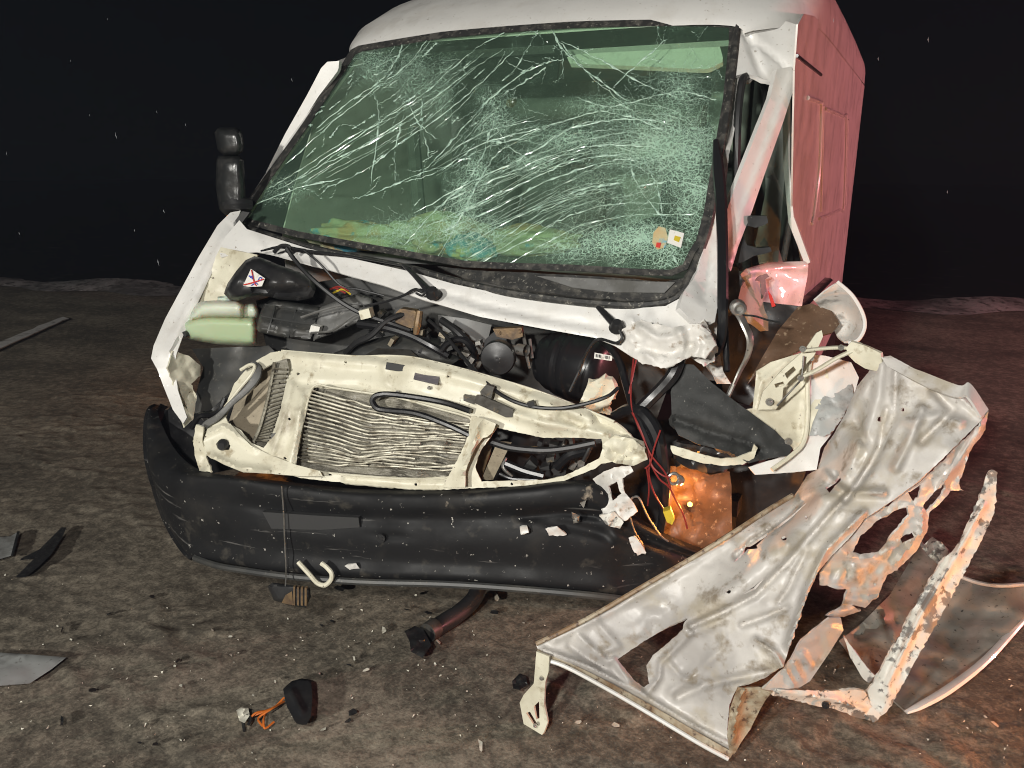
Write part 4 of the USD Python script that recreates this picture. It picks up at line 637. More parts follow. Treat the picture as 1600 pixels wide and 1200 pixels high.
obj('headlamp_bracket', plate([(318, 690), (324, 670), (348, 661), (360, 662), (374, 678), (392, 696), (420, 710), (462, 726), (500, 736), (504, 744), (470, 744), (420, 740), (380, 738), (350, 726), (324, 712)], [(318, 690, .05), (348, 661, .08), (500, 738, -.005), (380, 738, -.01), (400, 705, .04)], [[(337, 694), (342, 688), (352, 688), (360, 696), (358, 703), (346, 703)]], th=.006, sub=5, folds=[([(330, 712), (370, 730), (420, 736)], 5, .02), ([(320, 680), (350, 666), (370, 680), (400, 704)], 4, .012)]), 'bay_paint', van)
obj('bracket_plug', lathe([(0, -.012), (.012, -.012), (.02, -.004), (.022, .006)], V(np.float64(348), np.float64(696), .04), nB, 14), 'black_plastic', van)
obj('headlamp_frame', wire([(396, 566, .22), (402, 574, .20), (400, 590, .17), (384, 610, .14), (362, 630, .12), (340, 652, .11), (322, 664, .12), (314, 680, .12)], [.010, .014, .014, .012, .010, .011, .012, .010], 8, flat=.5), 'grey_plastic', van)
obj('headlamp_frame', wire([(376, 578, .20), (390, 570, .20), (398, 572, .19), (392, 586, .17), (372, 610, .15), (352, 636, .14)], .006, 8), 'bay_paint', van)
obj('torn_strut', plate([(306, 664), (318, 668), (316, 690), (322, 712), (330, 738), (312, 736), (304, 712), (302, 690)], .08, th=.006, sub=5, cr=(.01, 10), jag=.5), 'bay_paint', van)
obj('headlamp_loom', wire([(300, 668, .2), (312, 650, .18), (330, 648, .2), (344, 640, .22), (352, 622, .24)], .010, 8), 'wet_rubber', van)
obj('headlamp_cavity', plate([(262, 640), (300, 650), (330, 640), (372, 600), (360, 660), (380, 730), (330, 740), (290, 736), (268, 700)], .42, th=.02, sub=14, cr=(.02, 6)), 'black_plastic', van)
# what shows through the right-hand opening of the panel
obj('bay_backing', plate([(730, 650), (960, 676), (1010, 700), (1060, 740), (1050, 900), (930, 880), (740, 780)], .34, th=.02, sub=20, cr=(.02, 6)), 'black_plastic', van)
for a, r, mt in (([(765, 690, .12), (800, 700, .12), (850, 704, .12), (890, 700, .12), (930, 692, .12)], .012, 'rubber'), ([(790, 724, .12), (820, 736, .11), (850, 744, .10)], .013, 'wet_rubber'), ([(800, 745, .12), (786, 730, .12), (790, 715, .14)], .006, 'bare_metal'), ([(870, 730, .14), (890, 712, .13), (915, 705, .14)], .016, 'wet_rubber'), ([(820, 704, .15), (836, 700, .14), (848, 706, .14)], .007, 'brown_metal'), ([(912, 720, .12), (920, 704, .12), (926, 690, .13)], .008, 'rubber'), ([(780, 740, .1), (800, 748, .1), (840, 750, .1)], .006, 'wet_rubber')): obj('hose', wire(a, r, 8), mt, van)
obj('side_condenser', plate([(728, 700), (750, 690), (772, 688), (752, 750), (724, 752)], .16, th=.02, sub=7, cr=(.004, 8)), 'brown_metal', van)
obj('radiator_brace', plate([(776, 692), (798, 694), (770, 750), (752, 750)], .12, th=.02, sub=7), 'brown_card', van)
for k in range(16):
    x, y = g2.uniform(790, 930), g2.uniform(692, 745); w_, h_ = g2.uniform(4, 14, 2); a = g2.uniform(0, 1.5); R_ = np.array([[math.cos(a), -math.sin(a)], [math.sin(a), math.cos(a)]])
    pl = (np.array([(-w_, -h_), (w_, -h_*.8), (w_*.7, h_), (-w_, h_)])*.6)@R_.T+[x, y]; obj('bay_fitting', block([tuple(t) for t in pl], g2.uniform(.14, .22), .05), ['black_plastic', 'dark_metal', 'lid_plastic', 'bare_metal', 'black_plastic'][k % 5], van)

# ------------ bumper
bc_ = [(262, 0), (250, 0)]
cols = [  # px of each column with the px-heights of its rows: top back edge, top front edge, upper face, groove, shoulder, mid face, low face, lip, lip underside; and distances
    ((264, 258, 256, 258, 260, 264, 272, 282, 288), (636, 636, 660, 690, 706, 730, 770, 800, 806), .56),
    ((246, 232, 230, 234, 238, 244, 254, 268, 276), (642, 646, 676, 708, 726, 752, 790, 822, 828), .40),
    ((272, 246, 236, 240, 246, 252, 266, 282, 292), (700, 712, 728, 752, 768, 790, 824, 852, 858), .20),
    ((312, 288, 272, 274, 278, 284, 296, 304, 312), (734, 740, 754, 776, 790, 810, 842, 868, 876), .06),
    ((372, 368, 362, 364, 366, 368, 374, 378, 382), (744, 750, 766, 786, 800, 822, 852, 880, 890), .0),
    ((440, 440, 440, 440, 440, 440, 442, 444, 446), (752, 758, 776, 798, 812, 832, 862, 890, 902), -.02),
    ((560, 560, 560, 560, 560, 560, 560, 560, 560), (764, 772, 790, 808, 824, 846, 874, 899, 912), -.025),
    ((700, 700, 700, 700, 700, 700, 700, 700, 700), (766, 774, 792, 810, 828, 850, 880, 904, 918), -.02),
    ((820, 820, 820, 820, 820, 820, 820, 820, 820), (758, 766, 786, 806, 826, 850, 884, 912, 926), -.02),
    ((925, 925, 928, 930, 932, 934, 936, 940, 940), (752, 760, 782, 806, 830, 856, 892, 922, 936), -.01),
    ((985, 985, 985, 985, 985, 985, 985, 985, 985), (800, 808, 818, 830, 846, 868, 902, 930, 944), .02),
    ((1045, 1045, 1045, 1045, 1045, 1045, 1045, 1045, 1045), (836, 842, 848, 856, 866, 884, 914, 938, 950), .06),
    ((1110, 1110, 1110, 1110, 1110, 1110, 1110, 1110, 1110), (862, 868, 872, 878, 886, 900, 924, 944, 954), .12)]
dr = (.06, .012, .0, .016, .004, -.004, .0, -.012, .05)
rows = [[(c[0][i], c[1][i], c[2]+dr[i]*(1 if k_ > 4 else .25 if 0 < i < 7 else .7)) for k_, c in enumerate(cols)] for i in range(9)]
bumper = obj('bumper', grid(rows, 7, .012, cr=(.0022, 7), folds=[([(820, 808), (870, 800), (930, 806)], 7, -.02), ([(860, 815), (930, 830), (1000, 860)], 10, -.015), ([(960, 840), (1040, 870)], 9, .02), ([(590, 838), (620, 838)], 6, -.01)]), 'bumper_plastic', van, smooth=45, label='scratched black plastic bumper, torn at one end')
obj('bumper_slot', block([(410, 800), (500, 806), (560, 809), (562, 824), (500, 828), (424, 826)], -.031, .02), 'print_black', bumper)
obj('bumper_lip', wire([(304, 872, .05), (340, 884, 0), (380, 891, -.02), (446, 900, -.04), (560, 909, -.045), (700, 913, -.04), (820, 921, -.04), (940, 932, -.03), (1040, 946, .04)], .010, 8, flat=1.2), 'lid_plastic', bumper)
for a in ((595, 841, -.035, .016), (822, 829, -.03, .014)): obj('bumper_plug', bolt(*a), 'rubber', bumper)
for p_ in ([(812, 824), (824, 822), (826, 832), (814, 836)], [(852, 826), (870, 822), (886, 836), (872, 838), (858, 836)], [(982, 840), (992, 838), (1002, 850), (1010, 864), (996, 868), (988, 858)], [(538, 884), (556, 880), (562, 888), (546, 890)]):
    obj('paint_scrap', plate(p_, -.045 if p_[0][0] < 900 else -.02, th=.006, sub=4, jag=.5, cr=(.006, 14)), 'scraped_paint', bumper)
obj('foil_scrap', join(plate([(894, 800), (906, 806), (904, 816), (896, 818)], -.04, th=.006, sub=3, cr=(.012, 30)), plate([(906, 786), (916, 782), (912, 794)], -.03, th=.006, sub=4)), 'bare_metal', bumper)
obj('bumper_inner', plate([(240, 640), (262, 640), (274, 700), (310, 736), (420, 752), (420, 780), (330, 770), (270, 740), (248, 700)], [(240, 640, .60), (420, 760, .18), (300, 740, .3)], th=.02, sub=12), 'black_plastic', van)
obj('chassis_rail', block([(330, 770), (1000, 780), (1000, 890), (620, 880), (380, 860)], .30, 1.2), 'black_plastic', van)
obj('under_tray', trimesh.creation.box((1.5, 3.6, .12), trimesh.transformations.translation_matrix((CX, 2.6, .36))), 'black_plastic', van)
hook = wire([(466, 878, -.06), (484, 898, -.07), (496, 911, -.07), (508, 914, -.07), (517, 906, -.07), (518, 896, -.07), (510, 886, -.065), (502, 880, -.06)], .0078, 8)
obj('tow_eye', hook, 'bay_paint', van)
# wheels on the road, mostly hidden
for (x, y) in ((.80, 1.25), (-.95, 1.0), (.80, 4.3), (-.95, 4.3)):
    w_ = obj('wheel', lathe([(.20, -.10), (.30, -.11), (.335, -.085), (.34, 0), (.335, .085), (.30, .11), (.20, .10), (.20, -.10)], (x, y, .34), (1, 0, 0), 32), 'rubber', van)
    obj('rim', lathe([(0, -.06), (.10, -.07), (.19, -.04), (.205, -.08), (.205, .08), (.19, .05), (0, .06)], (x, y, .34), (1, 0, 0), 28), 'dark_metal', w_)

# ------------ crushed corner at the right: loom, liner, insulation, inner wing, hinge
obj('wiring_loom', wire([(960, 650, .16), (985, 640, .10), (1008, 650, .06), (1026, 680, .04), (1034, 720, .03), (1040, 760, .05), (1036, 800, .08), (1030, 840, .10)], [.016, .02, .022, .022, .02, .016, .014, .012], 9), 'wet_rubber', van)
obj('wiring_loom', wire([(940, 530, .32), (965, 560, .22), (978, 600, .16), (990, 640, .08), (1012, 690, .03), (1028, 730, .02)], .012, 8), 'wet_rubber', van)
obj('wiring_loom', wire([(1062, 560, .12), (1052, 584, .1), (1036, 604, .1), (1018, 622, .1), (1000, 640, .09)], .020, 8), 'wet_rubber', van)
for a in ([(994, 562, .18), (988, 590, .14), (982, 630, .10), (996, 660, .04), (1012, 700, .015), (1016, 720, .01), (1014, 740, .01), (1022, 770, .02), (1040, 800, .04)], [(990, 560, .2), (986, 600, .13), (988, 640, .07), (1006, 686, .02), (1018, 712, .0), (1040, 740, .0), (1050, 770, .01), (1066, 800, .02), (1074, 826, .03)], [(1032, 672, .02), (1022, 700, .0), (1016, 724, -.005), (1008, 732, 0)], [(1016, 724, 0), (1030, 748, 0), (1046, 762, 0), (1060, 790, .02)], [(1012, 700, .01), (1018, 726, 0), (1034, 742, -.01), (1048, 746, -.01)], [(1010, 730, .0), (1014, 760, .02), (1012, 790, .04)]):
    obj('red_wire', wire(a, .0027, 6), 'red_wire', van)
obj('thin_wire', wire([(980, 784, .0), (992, 776, -.01), (1000, 780, -.01), (1012, 806, 0), (1032, 836, .02), (1044, 846, .03)], .0032, 5), 'bare_metal', van)
obj('thin_wire', wire([(984, 806, .0), (992, 830, .0), (1004, 850, .01), (1008, 866, .02)], .0028, 5), 'bare_metal', van)
obj('yellow_connector', block([(1036, 800), (1048, 796), (1054, 812), (1050, 820), (1042, 816)], .0, .03), 'yellow_plastic', van)
obj('bulb_ring', join(tube([V(np.float64(1053), np.float64(748), .02)+.016*(math.cos(t)*r_+math.sin(t)*u_) for t in np.linspace(0, 6.28, 14, endpoint=False)], .005, 7, 2, closed=True), wire([(1060, 744, .02), (1066, 750, .02), (1062, 756, .03)], .008, 6)), 'bare_metal', van)
lin = obj('arch_liner', plate([(1048, 728), (1075, 730), (1110, 742), (1140, 736), (1143, 760), (1144, 828), (1110, 850), (1080, 872), (1050, 880), (1036, 850), (1040, 800)], [(1048, 728, .22), (1140, 736, .26), (1144, 828, .22), (1050, 880, .16), (1090, 790, .20)], th=.01, sub=8, cr=(.010, 8)), 'orange_liner', van)
bl = V(np.float64(1078), np.float64(788), .125)
obj('indicator_bulb', trimesh.creation.icosphere(2, .010), 'lit_bulb', van) if False else None
lamp('indicator_bulb_lamp', V(np.float64(1078), np.float64(785), .095), 0.010, .95, (1.0, .36, .07))
tip = trimesh.creation.icosphere(2, .008); tip.vertices += bl; obj('indicator_bulb', tip, 'lit_bulb', van, label='small glowing amber indicator bulb')
obj('dark_foil', plate([(1110, 735), (1150, 728), (1200, 726), (1260, 734), (1240, 800), (1200, 830), (1150, 850), (1140, 800)], .55, th=.02, sub=16, cr=(.02, 5)), 'black_plastic', van)  # black sheet put in for the shade inside the wheel arch
ins = obj('insulation_mat', plate([(1048, 612), (1058, 584), (1068, 568), (1084, 570), (1110, 596), (1150, 628), (1180, 650), (1210, 672), (1238, 700), (1232, 712), (1200, 716), (1170, 724), (1140, 706), (1090, 694), (1060, 680), (1050, 660)], [(1048, 612, .12), (1068, 568, .14), (1150, 640, .06), (1238, 700, .05), (1170, 724, .0), (1060, 680, .05), (1100, 650, .05)], th=.014, sub=6, cr=(.007, 7), folds=[([(1056, 656), (1110, 676), (1160, 690), (1190, 706)], 5, -.02), ([(1100, 690), (1150, 716)], 5, .015)]), 'insulation', van)
obj('torn_foam', plate([(1050, 690), (1090, 696), (1140, 706), (1170, 722), (1150, 730), (1110, 740), (1070, 730), (1052, 716)], .10, th=.03, sub=6, cr=(.016, 12), jag=.8), 'black_plastic', van)
obj('sill_scrap', plate([(1048, 696), (1066, 700), (1090, 708), (1120, 716), (1150, 716), (1174, 706), (1178, 694), (1184, 700), (1178, 716), (1160, 726), (1130, 728), (1100, 724), (1070, 716), (1050, 708)], -.005, th=.005, sub=5, cr=(.006, 9), jag=.4), 'bay_paint', van)
obj('crushed_end', plate([(942, 694), (960, 680), (990, 686), (1006, 700), (1012, 718), (990, 728), (962, 724), (946, 716)], -.02, th=.006, sub=5, cr=(.016, 12), jag=.5), 'bay_paint', van)
obj('torn_bracket', plate([(926, 748), (946, 736), (960, 730), (985, 728), (990, 736), (972, 748), (976, 770), (990, 786), (996, 800), (980, 812), (960, 816), (950, 820), (942, 800), (936, 790), (940, 770)], [(926, 748, .04), (985, 728, .02), (996, 800, -.01), (950, 820, -.03)], [[(950, 760), (964, 752), (970, 772), (958, 782)]], th=.006, sub=5, cr=(.014, 12), jag=.6), 'scraped_paint', van)
obj('torn_bracket', plate([(936, 806), (960, 800), (975, 816), (968, 826), (950, 822)], -.03, th=.008, sub=5, cr=(.012, 14), jag=.5), 'peeling_white', van)
inn = obj('inner_wing', plate([(1110, 596), (1140, 612), (1160, 640), (1176, 638), (1180, 600), (1182, 580), (1204, 566), (1236, 556), (1264, 548), (1290, 560), (1296, 600), (1270, 660), (1262, 690), (1244, 706), (1236, 700), (1210, 672), (1180, 650), (1140, 622)], [(1110, 596, .12), (1160, 640, .08), (1264, 548, .16), (1296, 600, .16), (1244, 706, .06), (1182, 580, .12)], th=.006, sub=4, cr=(.006, 8), folds=[([(1182, 640), (1190, 596), (1230, 566)], 6, .012), ([(1200, 680), (1240, 690)], 6, .015), ([(1264, 560), (1258, 640), (1254, 690)], 6, .010)]), 'bay_paint', van)
obj('wing_remnant', plate([(1262, 552), (1290, 556), (1330, 566), (1342, 590), (1334, 620), (1318, 650), (1298, 680), (1282, 700), (1276, 734), (1240, 738), (1180, 742), (1170, 730), (1200, 720), (1236, 712), (1258, 690), (1264, 640)], [(1262, 552, .15), (1342, 590, .18), (1276, 734, .06), (1180, 742, .02), (1298, 680, .12)], th=.006, sub=5, cr=(.003, 7), folds=[([(1262, 560), (1262, 640), (1255, 690), (1220, 716)], 5, .010)]), 'white_paint', van)
obj('paint_scrape', plate([(1272, 640), (1288, 618), (1300, 622), (1318, 606), (1332, 600), (1334, 620), (1318, 650), (1300, 676), (1286, 682), (1262, 680), (1266, 664)], [(1272, 640, .118), (1334, 610, .148), (1286, 682, .088), (1300, 676, .09)], th=.002, sub=4, jag=1.0, cr=(.003, 12)), 'shard', van)
obj('weld_bead', wire([(1266, 558, .13), (1262, 600, .12), (1262, 650, .1), (1256, 690, .06), (1236, 712, .03), (1206, 734, .0)], .007, 7), 'bay_paint', van)
hg = obj('bonnet_hinge', plate([(1184, 640), (1192, 612), (1222, 578), (1258, 546), (1276, 520), (1284, 516), (1286, 526), (1272, 556), (1250, 578), (1224, 606), (1222, 626), (1212, 640)], [(1184, 640, .04), (1258, 546, .08), (1286, 520, .1), (1212, 640, .04)], [[(1226, 584), (1240, 572), (1244, 578), (1230, 592)], [(1210, 600), (1224, 596), (1226, 602), (1212, 606)]], th=.008, sub=5), 'bay_paint', van)
obj('hinge_arm', wire([(1252, 548, .06), (1290, 544, .06), (1318, 543, .06), (1334, 546, .06)], .011, 8, flat=.5), 'bay_paint', hg)
obj('hinge_arm', wire([(1250, 590, .05), (1276, 578, .05), (1306, 560, .05), (1332, 548, .05)], .011, 8, flat=.5), 'bay_paint', hg)
obj('hinge_rod', wire([(1214, 634, .03), (1240, 606, .03), (1252, 590, .04), (1256, 556, .05)], .0028, 6), 'dark_metal', hg)
for a in ((1254, 545, .05, .010), (1251, 591, .04, .010), (1202, 628, .03, .012), (1314, 543, .05, .009), (1268, 560, .09, .008), (1232, 690, .05, .012)): obj('hinge_pin', bolt(*a), 'bare_metal', hg)
# dark liner sheet and the broken end of the wing that curls up behind
obj('liner_sheet', plate([(1168, 600), (1190, 560), (1216, 516), (1246, 480), (1268, 474), (1300, 486), (1312, 506), (1300, 520), (1280, 524), (1262, 540), (1230, 556), (1200, 570), (1184, 582)], [(1168, 600, .2), (1246, 480, .34), (1312, 506, .3), (1262, 540, .2)], th=.008, sub=7, cr=(.008, 8)), 'orange_liner', van, label='dark torn liner sheet below the side door')
obj('wing_tip', grid([[(1272, 470, .30), (1290, 455, .28), (1310, 441, .26)], [(1290, 490, .36), (1312, 476, .34), (1332, 462, .26)], [(1300, 505, .38), (1325, 498, .36), (1346, 488, .25)], [(1306, 522, .34), (1326, 522, .32), (1350, 512, .24)], [(1318, 534, .28), (1330, 533, .26), (1340, 530, .23)]], 7, .006, cr=(.006, 10)), 'scraped_paint', van)
obj('wing_tip_rim', wire([(1308, 440, .25), (1332, 462, .24), (1348, 490, .235), (1351, 512, .23), (1341, 531, .22), (1326, 536, .23)], .006, 7), 'white_paint', van)
obj('torn_edge', plate([(1100, 500), (1112, 520), (1122, 545), (1116, 562), (1100, 572), (1080, 560), (1090, 540), (1078, 520)], .12, th=.005, sub=5, cr=(.02, 12), jag=.8), 'scraped_paint', van)
obj('lower_pillar', plate([(1108, 478), (1124, 440), (1126, 500), (1122, 540), (1130, 580), (1142, 600), (1120, 600), (1106, 570), (1096, 540), (1100, 505)], .26, th=.02, sub=7, cr=(.01, 8)), 'scraped_paint', van)
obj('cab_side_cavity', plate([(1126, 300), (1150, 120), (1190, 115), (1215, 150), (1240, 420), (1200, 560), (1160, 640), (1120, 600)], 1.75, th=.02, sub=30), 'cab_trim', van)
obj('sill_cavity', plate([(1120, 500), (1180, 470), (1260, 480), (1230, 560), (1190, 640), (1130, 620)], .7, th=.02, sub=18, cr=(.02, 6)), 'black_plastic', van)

# ------------ mirror at the left of the picture
mir = obj('mirror', plate([(338, 250), (342, 243), (374, 243), (381, 250), (383, 290), (384, 326), (376, 334), (352, 337), (342, 326), (337, 290)], .84, sub=5, rnd=3, back=.93, puff=(.06, 16), cr=(.002, 20)), 'mirror_shell', van)
obj('mirror_head', plate([(335, 206), (342, 199), (370, 199), (378, 205), (381, 226), (379, 238), (370, 244), (350, 243), (340, 234)], .84, sub=4, rnd=3, back=.93, puff=(.06, 14)), 'mirror_shell', mir)
obj('mirror_arm', wire([(352, 322, .80), (370, 318, .80), (392, 320, .84)], [.02, .03, .024], 8), 'black_plastic', mir)

# ================================================================== THE BONNET, folded and hanging in front of the corner
bon = thing('bonnet', 'crumpled grey-white bonnet showing its ribbed inside, folded down beside the bumper', 'bonnet', G(np.float64(1145), np.float64(1182), 0.0))
B_out = [(838, 1008), (880, 988), (930, 962), (1010, 915), (1080, 875), (1140, 838), (1200, 800), (1240, 776), (1262, 742), (1278, 732), (1288, 700), (1304, 676), (1320, 648), (1340, 602), (1376, 558), (1392, 556), (1440, 582), (1500, 603), (1516, 600), (1545, 640), (1534, 656), (1500, 690), (1470, 720), (1430, 756), (1392, 784), (1352, 810), (1330, 838), (1300, 868), (1278, 894), (1262, 930), (1240, 990), (1224, 1042), (1190, 1058), (1152, 1074), (1140, 1100), (1136, 1140), (1148, 1166), (1142, 1182), (1090, 1152), (1000, 1100), (920, 1056), (852, 1026), (842, 1018)]
B_hole = [(965, 1030), (1000, 1006), (1050, 976), (1076, 965), (1066, 985), (1040, 1008), (1020, 1024), (1010, 1040), (1014, 1068), (1006, 1074), (990, 1062)]
B_ctrl = [(838, 1008, -.20), (1010, 915, -.14), (1140, 838, -.08), (1200, 800, -.01), (1240, 776, .06), (1262, 742, .10), (1288, 700, .13), (1320, 648, .14), (1300, 752, -.05), (1330, 690, -.04), (1352, 620, .0), (1250, 800, -.08), (1340, 602, .10), (1385, 558, .02), (1440, 582, -.04), (1500, 603, -.08), (1545, 640, -.10), (1480, 700, -.20), (1392, 784, -.20), (1400, 680, -.11), (1350, 740, -.13), (1300, 868, -.24), (1262, 930, -.28), (1224, 1042, -.34), (1150, 1074, -.33), (1142, 1182, -.30), (1000, 1100, -.24), (920, 1056, -.22), (1050, 1000, -.18), (1150, 930, -.24), (1230, 850, -.22), (1100, 1060, -.25), (1200, 940, -.24), (1280, 770, -.14)]
B_folds = [([(1060, 985), (1110, 945), (1170, 905), (1220, 855), (1270, 800), (1300, 775)], 22, .035), ([(1150, 868), (1175, 846), (1215, 818), (1262, 780), (1298, 756), (1306, 742)], 5, -.03), ([(1080, 978), (1130, 956), (1180, 930), (1230, 880), (1300, 800), (1340, 760), (1372, 700), (1386, 640)], 4, -.025),
           ([(1290, 740), (1320, 768), (1380, 770)], 6, .03), ([(1376, 570), (1372, 620), (1350, 680), (1320, 740)], 10, .03), ([(1400, 580), (1398, 650), (1368, 720), (1320, 780)], 5, -.02), ([(1440, 640), (1420, 690), (1400, 730)], 8, .03), ([(1460, 610), (1490, 640), (1440, 690)], 7, -.03), ([(1500, 620), (1530, 648)], 5, .02), ([(1420, 660), (1470, 650), (1500, 660)], 9, .022),
           ([(850, 1016), (930, 1046), (1010, 1090), (1090, 1138), (1140, 1164)], 5, .022), ([(866, 1000), (960, 952), (1060, 892), (1140, 846)], 6, .012), ([(890, 1008), (940, 1044)], 3, -.012), ([(905, 994), (950, 1035)], 3, .012), ([(930, 970), (965, 1010), (940, 1020)], 7, .012), ([(958, 1030), (985, 1068), (1010, 1084), (1030, 1060), (1032, 1036), (1080, 990)], 5, .016),
           ([(1040, 1030), (1060, 1056), (1090, 1070)], 6, .01), ([(1100, 985), (1130, 970), (1130, 1010), (1090, 1050), (1050, 1080)], 8, .012), ([(1160, 976), (1200, 962), (1228, 950)], 3, -.018), ([(1260, 860), (1232, 920), (1218, 940)], 4, -.016), ([(1180, 1000), (1210, 1020), (1222, 1040)], 5, .02), ([(1060, 1090), (1100, 1070), (1150, 1060), (1200, 1050)], 7, -.02),
           ([(1350, 800), (1290, 860), (1262, 920), (1232, 1010)], 6, .028), ([(1300, 690), (1330, 640), (1360, 590)], 7, .025), ([(1340, 660), (1350, 690)], 6, -.03)]
def dot(x, y, r): return [(x+r*math.cos(t)*1.1, y+r*math.sin(t)) for t in np.linspace(0, 2*np.pi, 10)[:-1]]
B_tears = [dot(1138, 924, 4), dot(1225, 841, 4), dot(1375, 655, 4), dot(1092, 1150, 4), dot(1260, 808, 2.5), dot(1410, 640, 3),
           [(1144, 880), (1158, 866), (1166, 854), (1180, 846), (1200, 832), (1198, 838), (1182, 852), (1186, 857), (1168, 858), (1156, 872)], [(1206, 828), (1236, 806), (1262, 784), (1240, 806), (1216, 826)],
           [(1158, 930), (1176, 918), (1196, 902), (1180, 921)], [(1290, 762), (1304, 752), (1312, 742), (1314, 750), (1304, 760), (1296, 770)]]
skin = obj('inner_skin', plate(B_out, B_ctrl, [B_hole]+B_tears, th=.006, sub=3.6, cr=(.0062, 5.0), folds=[(l, max(w, 5.5), h) for l, w, h in B_folds], jag=.25, seed=4), 'bonnet_inner', bon)
obj('lower_flange', grid([[(840, 1014, -.215), (920, 1050, -.235), (1000, 1092, -.255), (1090, 1144, -.30), (1146, 1176, -.32)], [(842, 1024, -.235), (920, 1060, -.255), (1000, 1104, -.275), (1090, 1157, -.315), (1140, 1186, -.325)]], 6, .008, cr=(.003, 12)), 'rusty_edge', bon)
obj('flange_edge', wire([(848, 1030, -.235), (880, 1040, -.245), (930, 1066, -.258), (1000, 1106, -.278), (1090, 1160, -.318), (1138, 1186, -.33)], .006, 7), 'white_paint', bon)
obj('upper_flange', wire([(838, 1006, -.215), (880, 986, -.20), (930, 960, -.18), (1010, 913, -.15), (1080, 873, -.125), (1140, 836, -.10), (1198, 798, -.03), (1238, 774, .04)], .007, 7), 'rusty_edge', bon)
obj('side_flange', grid([[(1376, 557, .0), (1440, 580, -.06), (1498, 602, -.1), (1516, 599, -.1), (1545, 640, -.12)], [(1386, 572, -.02), (1440, 600, -.09), (1490, 620, -.12), (1512, 620, -.14), (1534, 652, -.15)]], 6, .006, cr=(.006, 10)), 'bonnet_inner', bon)
obj('side_frame', plate([(1545, 642), (1540, 672), (1516, 704), (1506, 736), (1498, 756), (1506, 766), (1486, 768), (1466, 790), (1452, 800), (1450, 828), (1432, 862), (1404, 888), (1386, 900), (1372, 930), (1352, 950), (1330, 944), (1346, 955), (1310, 966), (1292, 962), (1318, 944), (1324, 922), (1280, 914), (1282, 896), (1302, 870), (1330, 840), (1354, 812), (1394, 786), (1432, 758), (1472, 722), (1502, 692), (1532, 660)], [(1545, 642, -.10), (1506, 740, -.12), (1450, 828, -.14), (1372, 930, -.18), (1292, 962, -.24), (1282, 896, -.24), (1394, 786, -.18), (1472, 722, -.16)],
    [[(1332, 862), (1344, 838), (1370, 814), (1402, 796), (1418, 790), (1420, 806), (1404, 826), (1372, 862), (1344, 866)], [(1442, 790), (1462, 766), (1476, 752), (1478, 764), (1462, 786), (1448, 800)], [(1404, 842), (1424, 832), (1428, 838), (1410, 848)], [(1420, 770), (1440, 756), (1436, 776), (1424, 784)]], th=.006, sub=5, cr=(.014, 9), jag=.7, folds=[([(1536, 660), (1500, 720), (1470, 760)], 5, .03), ([(1330, 870), (1360, 872), (1400, 850)], 4, .02), ([(1440, 800), (1442, 830), (1400, 880)], 4, .02)]), 'bonnet_inner', bon, label='bent inner frame of the bonnet edge, lit orange')
obj('side_frame', plate([(1296, 966), (1314, 966), (1318, 985), (1296, 1020), (1266, 1064), (1250, 1074), (1206, 1080), (1186, 1082), (1218, 1052), (1236, 1030), (1252, 1000), (1272, 984)], [(1296, 966, -.26), (1318, 985, -.24), (1250, 1074, -.30), (1186, 1082, -.34)], th=.006, sub=5, cr=(.006, 9), folds=[([(1228, 1048), (1240, 1070)], 3, .012), ([(1240, 1036), (1254, 1062)], 3, .012), ([(1254, 1020), (1268, 1044)], 3, .012)]), 'bonnet_inner', bon)
obj('folded_corner', plate([(1152, 1074), (1186, 1076), (1206, 1082), (1196, 1094), (1186, 1112), (1172, 1140), (1158, 1160), (1148, 1178), (1140, 1176), (1136, 1150), (1140, 1110)], [(1152, 1074, -.34), (1206, 1082, -.34), (1148, 1178, -.32), (1172, 1120, -.29)], [[(1108, 1090), (1126, 1082), (1130, 1110), (1124, 1124), (1112, 1108)]], th=.006, sub=5, cr=(.008, 10), folds=[([(1160, 1080), (1150, 1120), (1144, 1160)], 5, .03)]), 'rusty_edge', bon)
hb = obj('hinge_plate', plate([(838, 1018), (858, 1026), (857, 1050), (852, 1066), (850, 1100), (856, 1128), (850, 1144), (838, 1160), (830, 1164), (824, 1150), (818, 1130), (812, 1098), (818, 1086), (834, 1068)], [(838, 1040, -.24), (812, 1098, -.20), (838, 1160, -.27), (856, 1128, -.25)], [[(834, 1104), (842, 1096), (843, 1122), (838, 1124)], [(822, 1114), (828, 1112), (840, 1132), (836, 1136)]], th=.007, sub=4), 'bay_paint', bon, label='small triangular hinge plate with cut-outs hanging from the tip')
for a in ((832, 1154, -.275, .008), (836, 1134, -.265, .006), (846, 1060, -.25, .007)): obj('hinge_bolt', bolt(*a), 'bare_metal', hb)
obj('upper_hinge', plate([(1322, 544), (1330, 534), (1352, 540), (1376, 552), (1378, 566), (1370, 580), (1352, 576), (1336, 566), (1326, 556)], [(1322, 544, .05), (1378, 560, .0), (1340, 570, .04)], th=.012, sub=5, cr=(.004, 12)), 'bay_paint', bon)

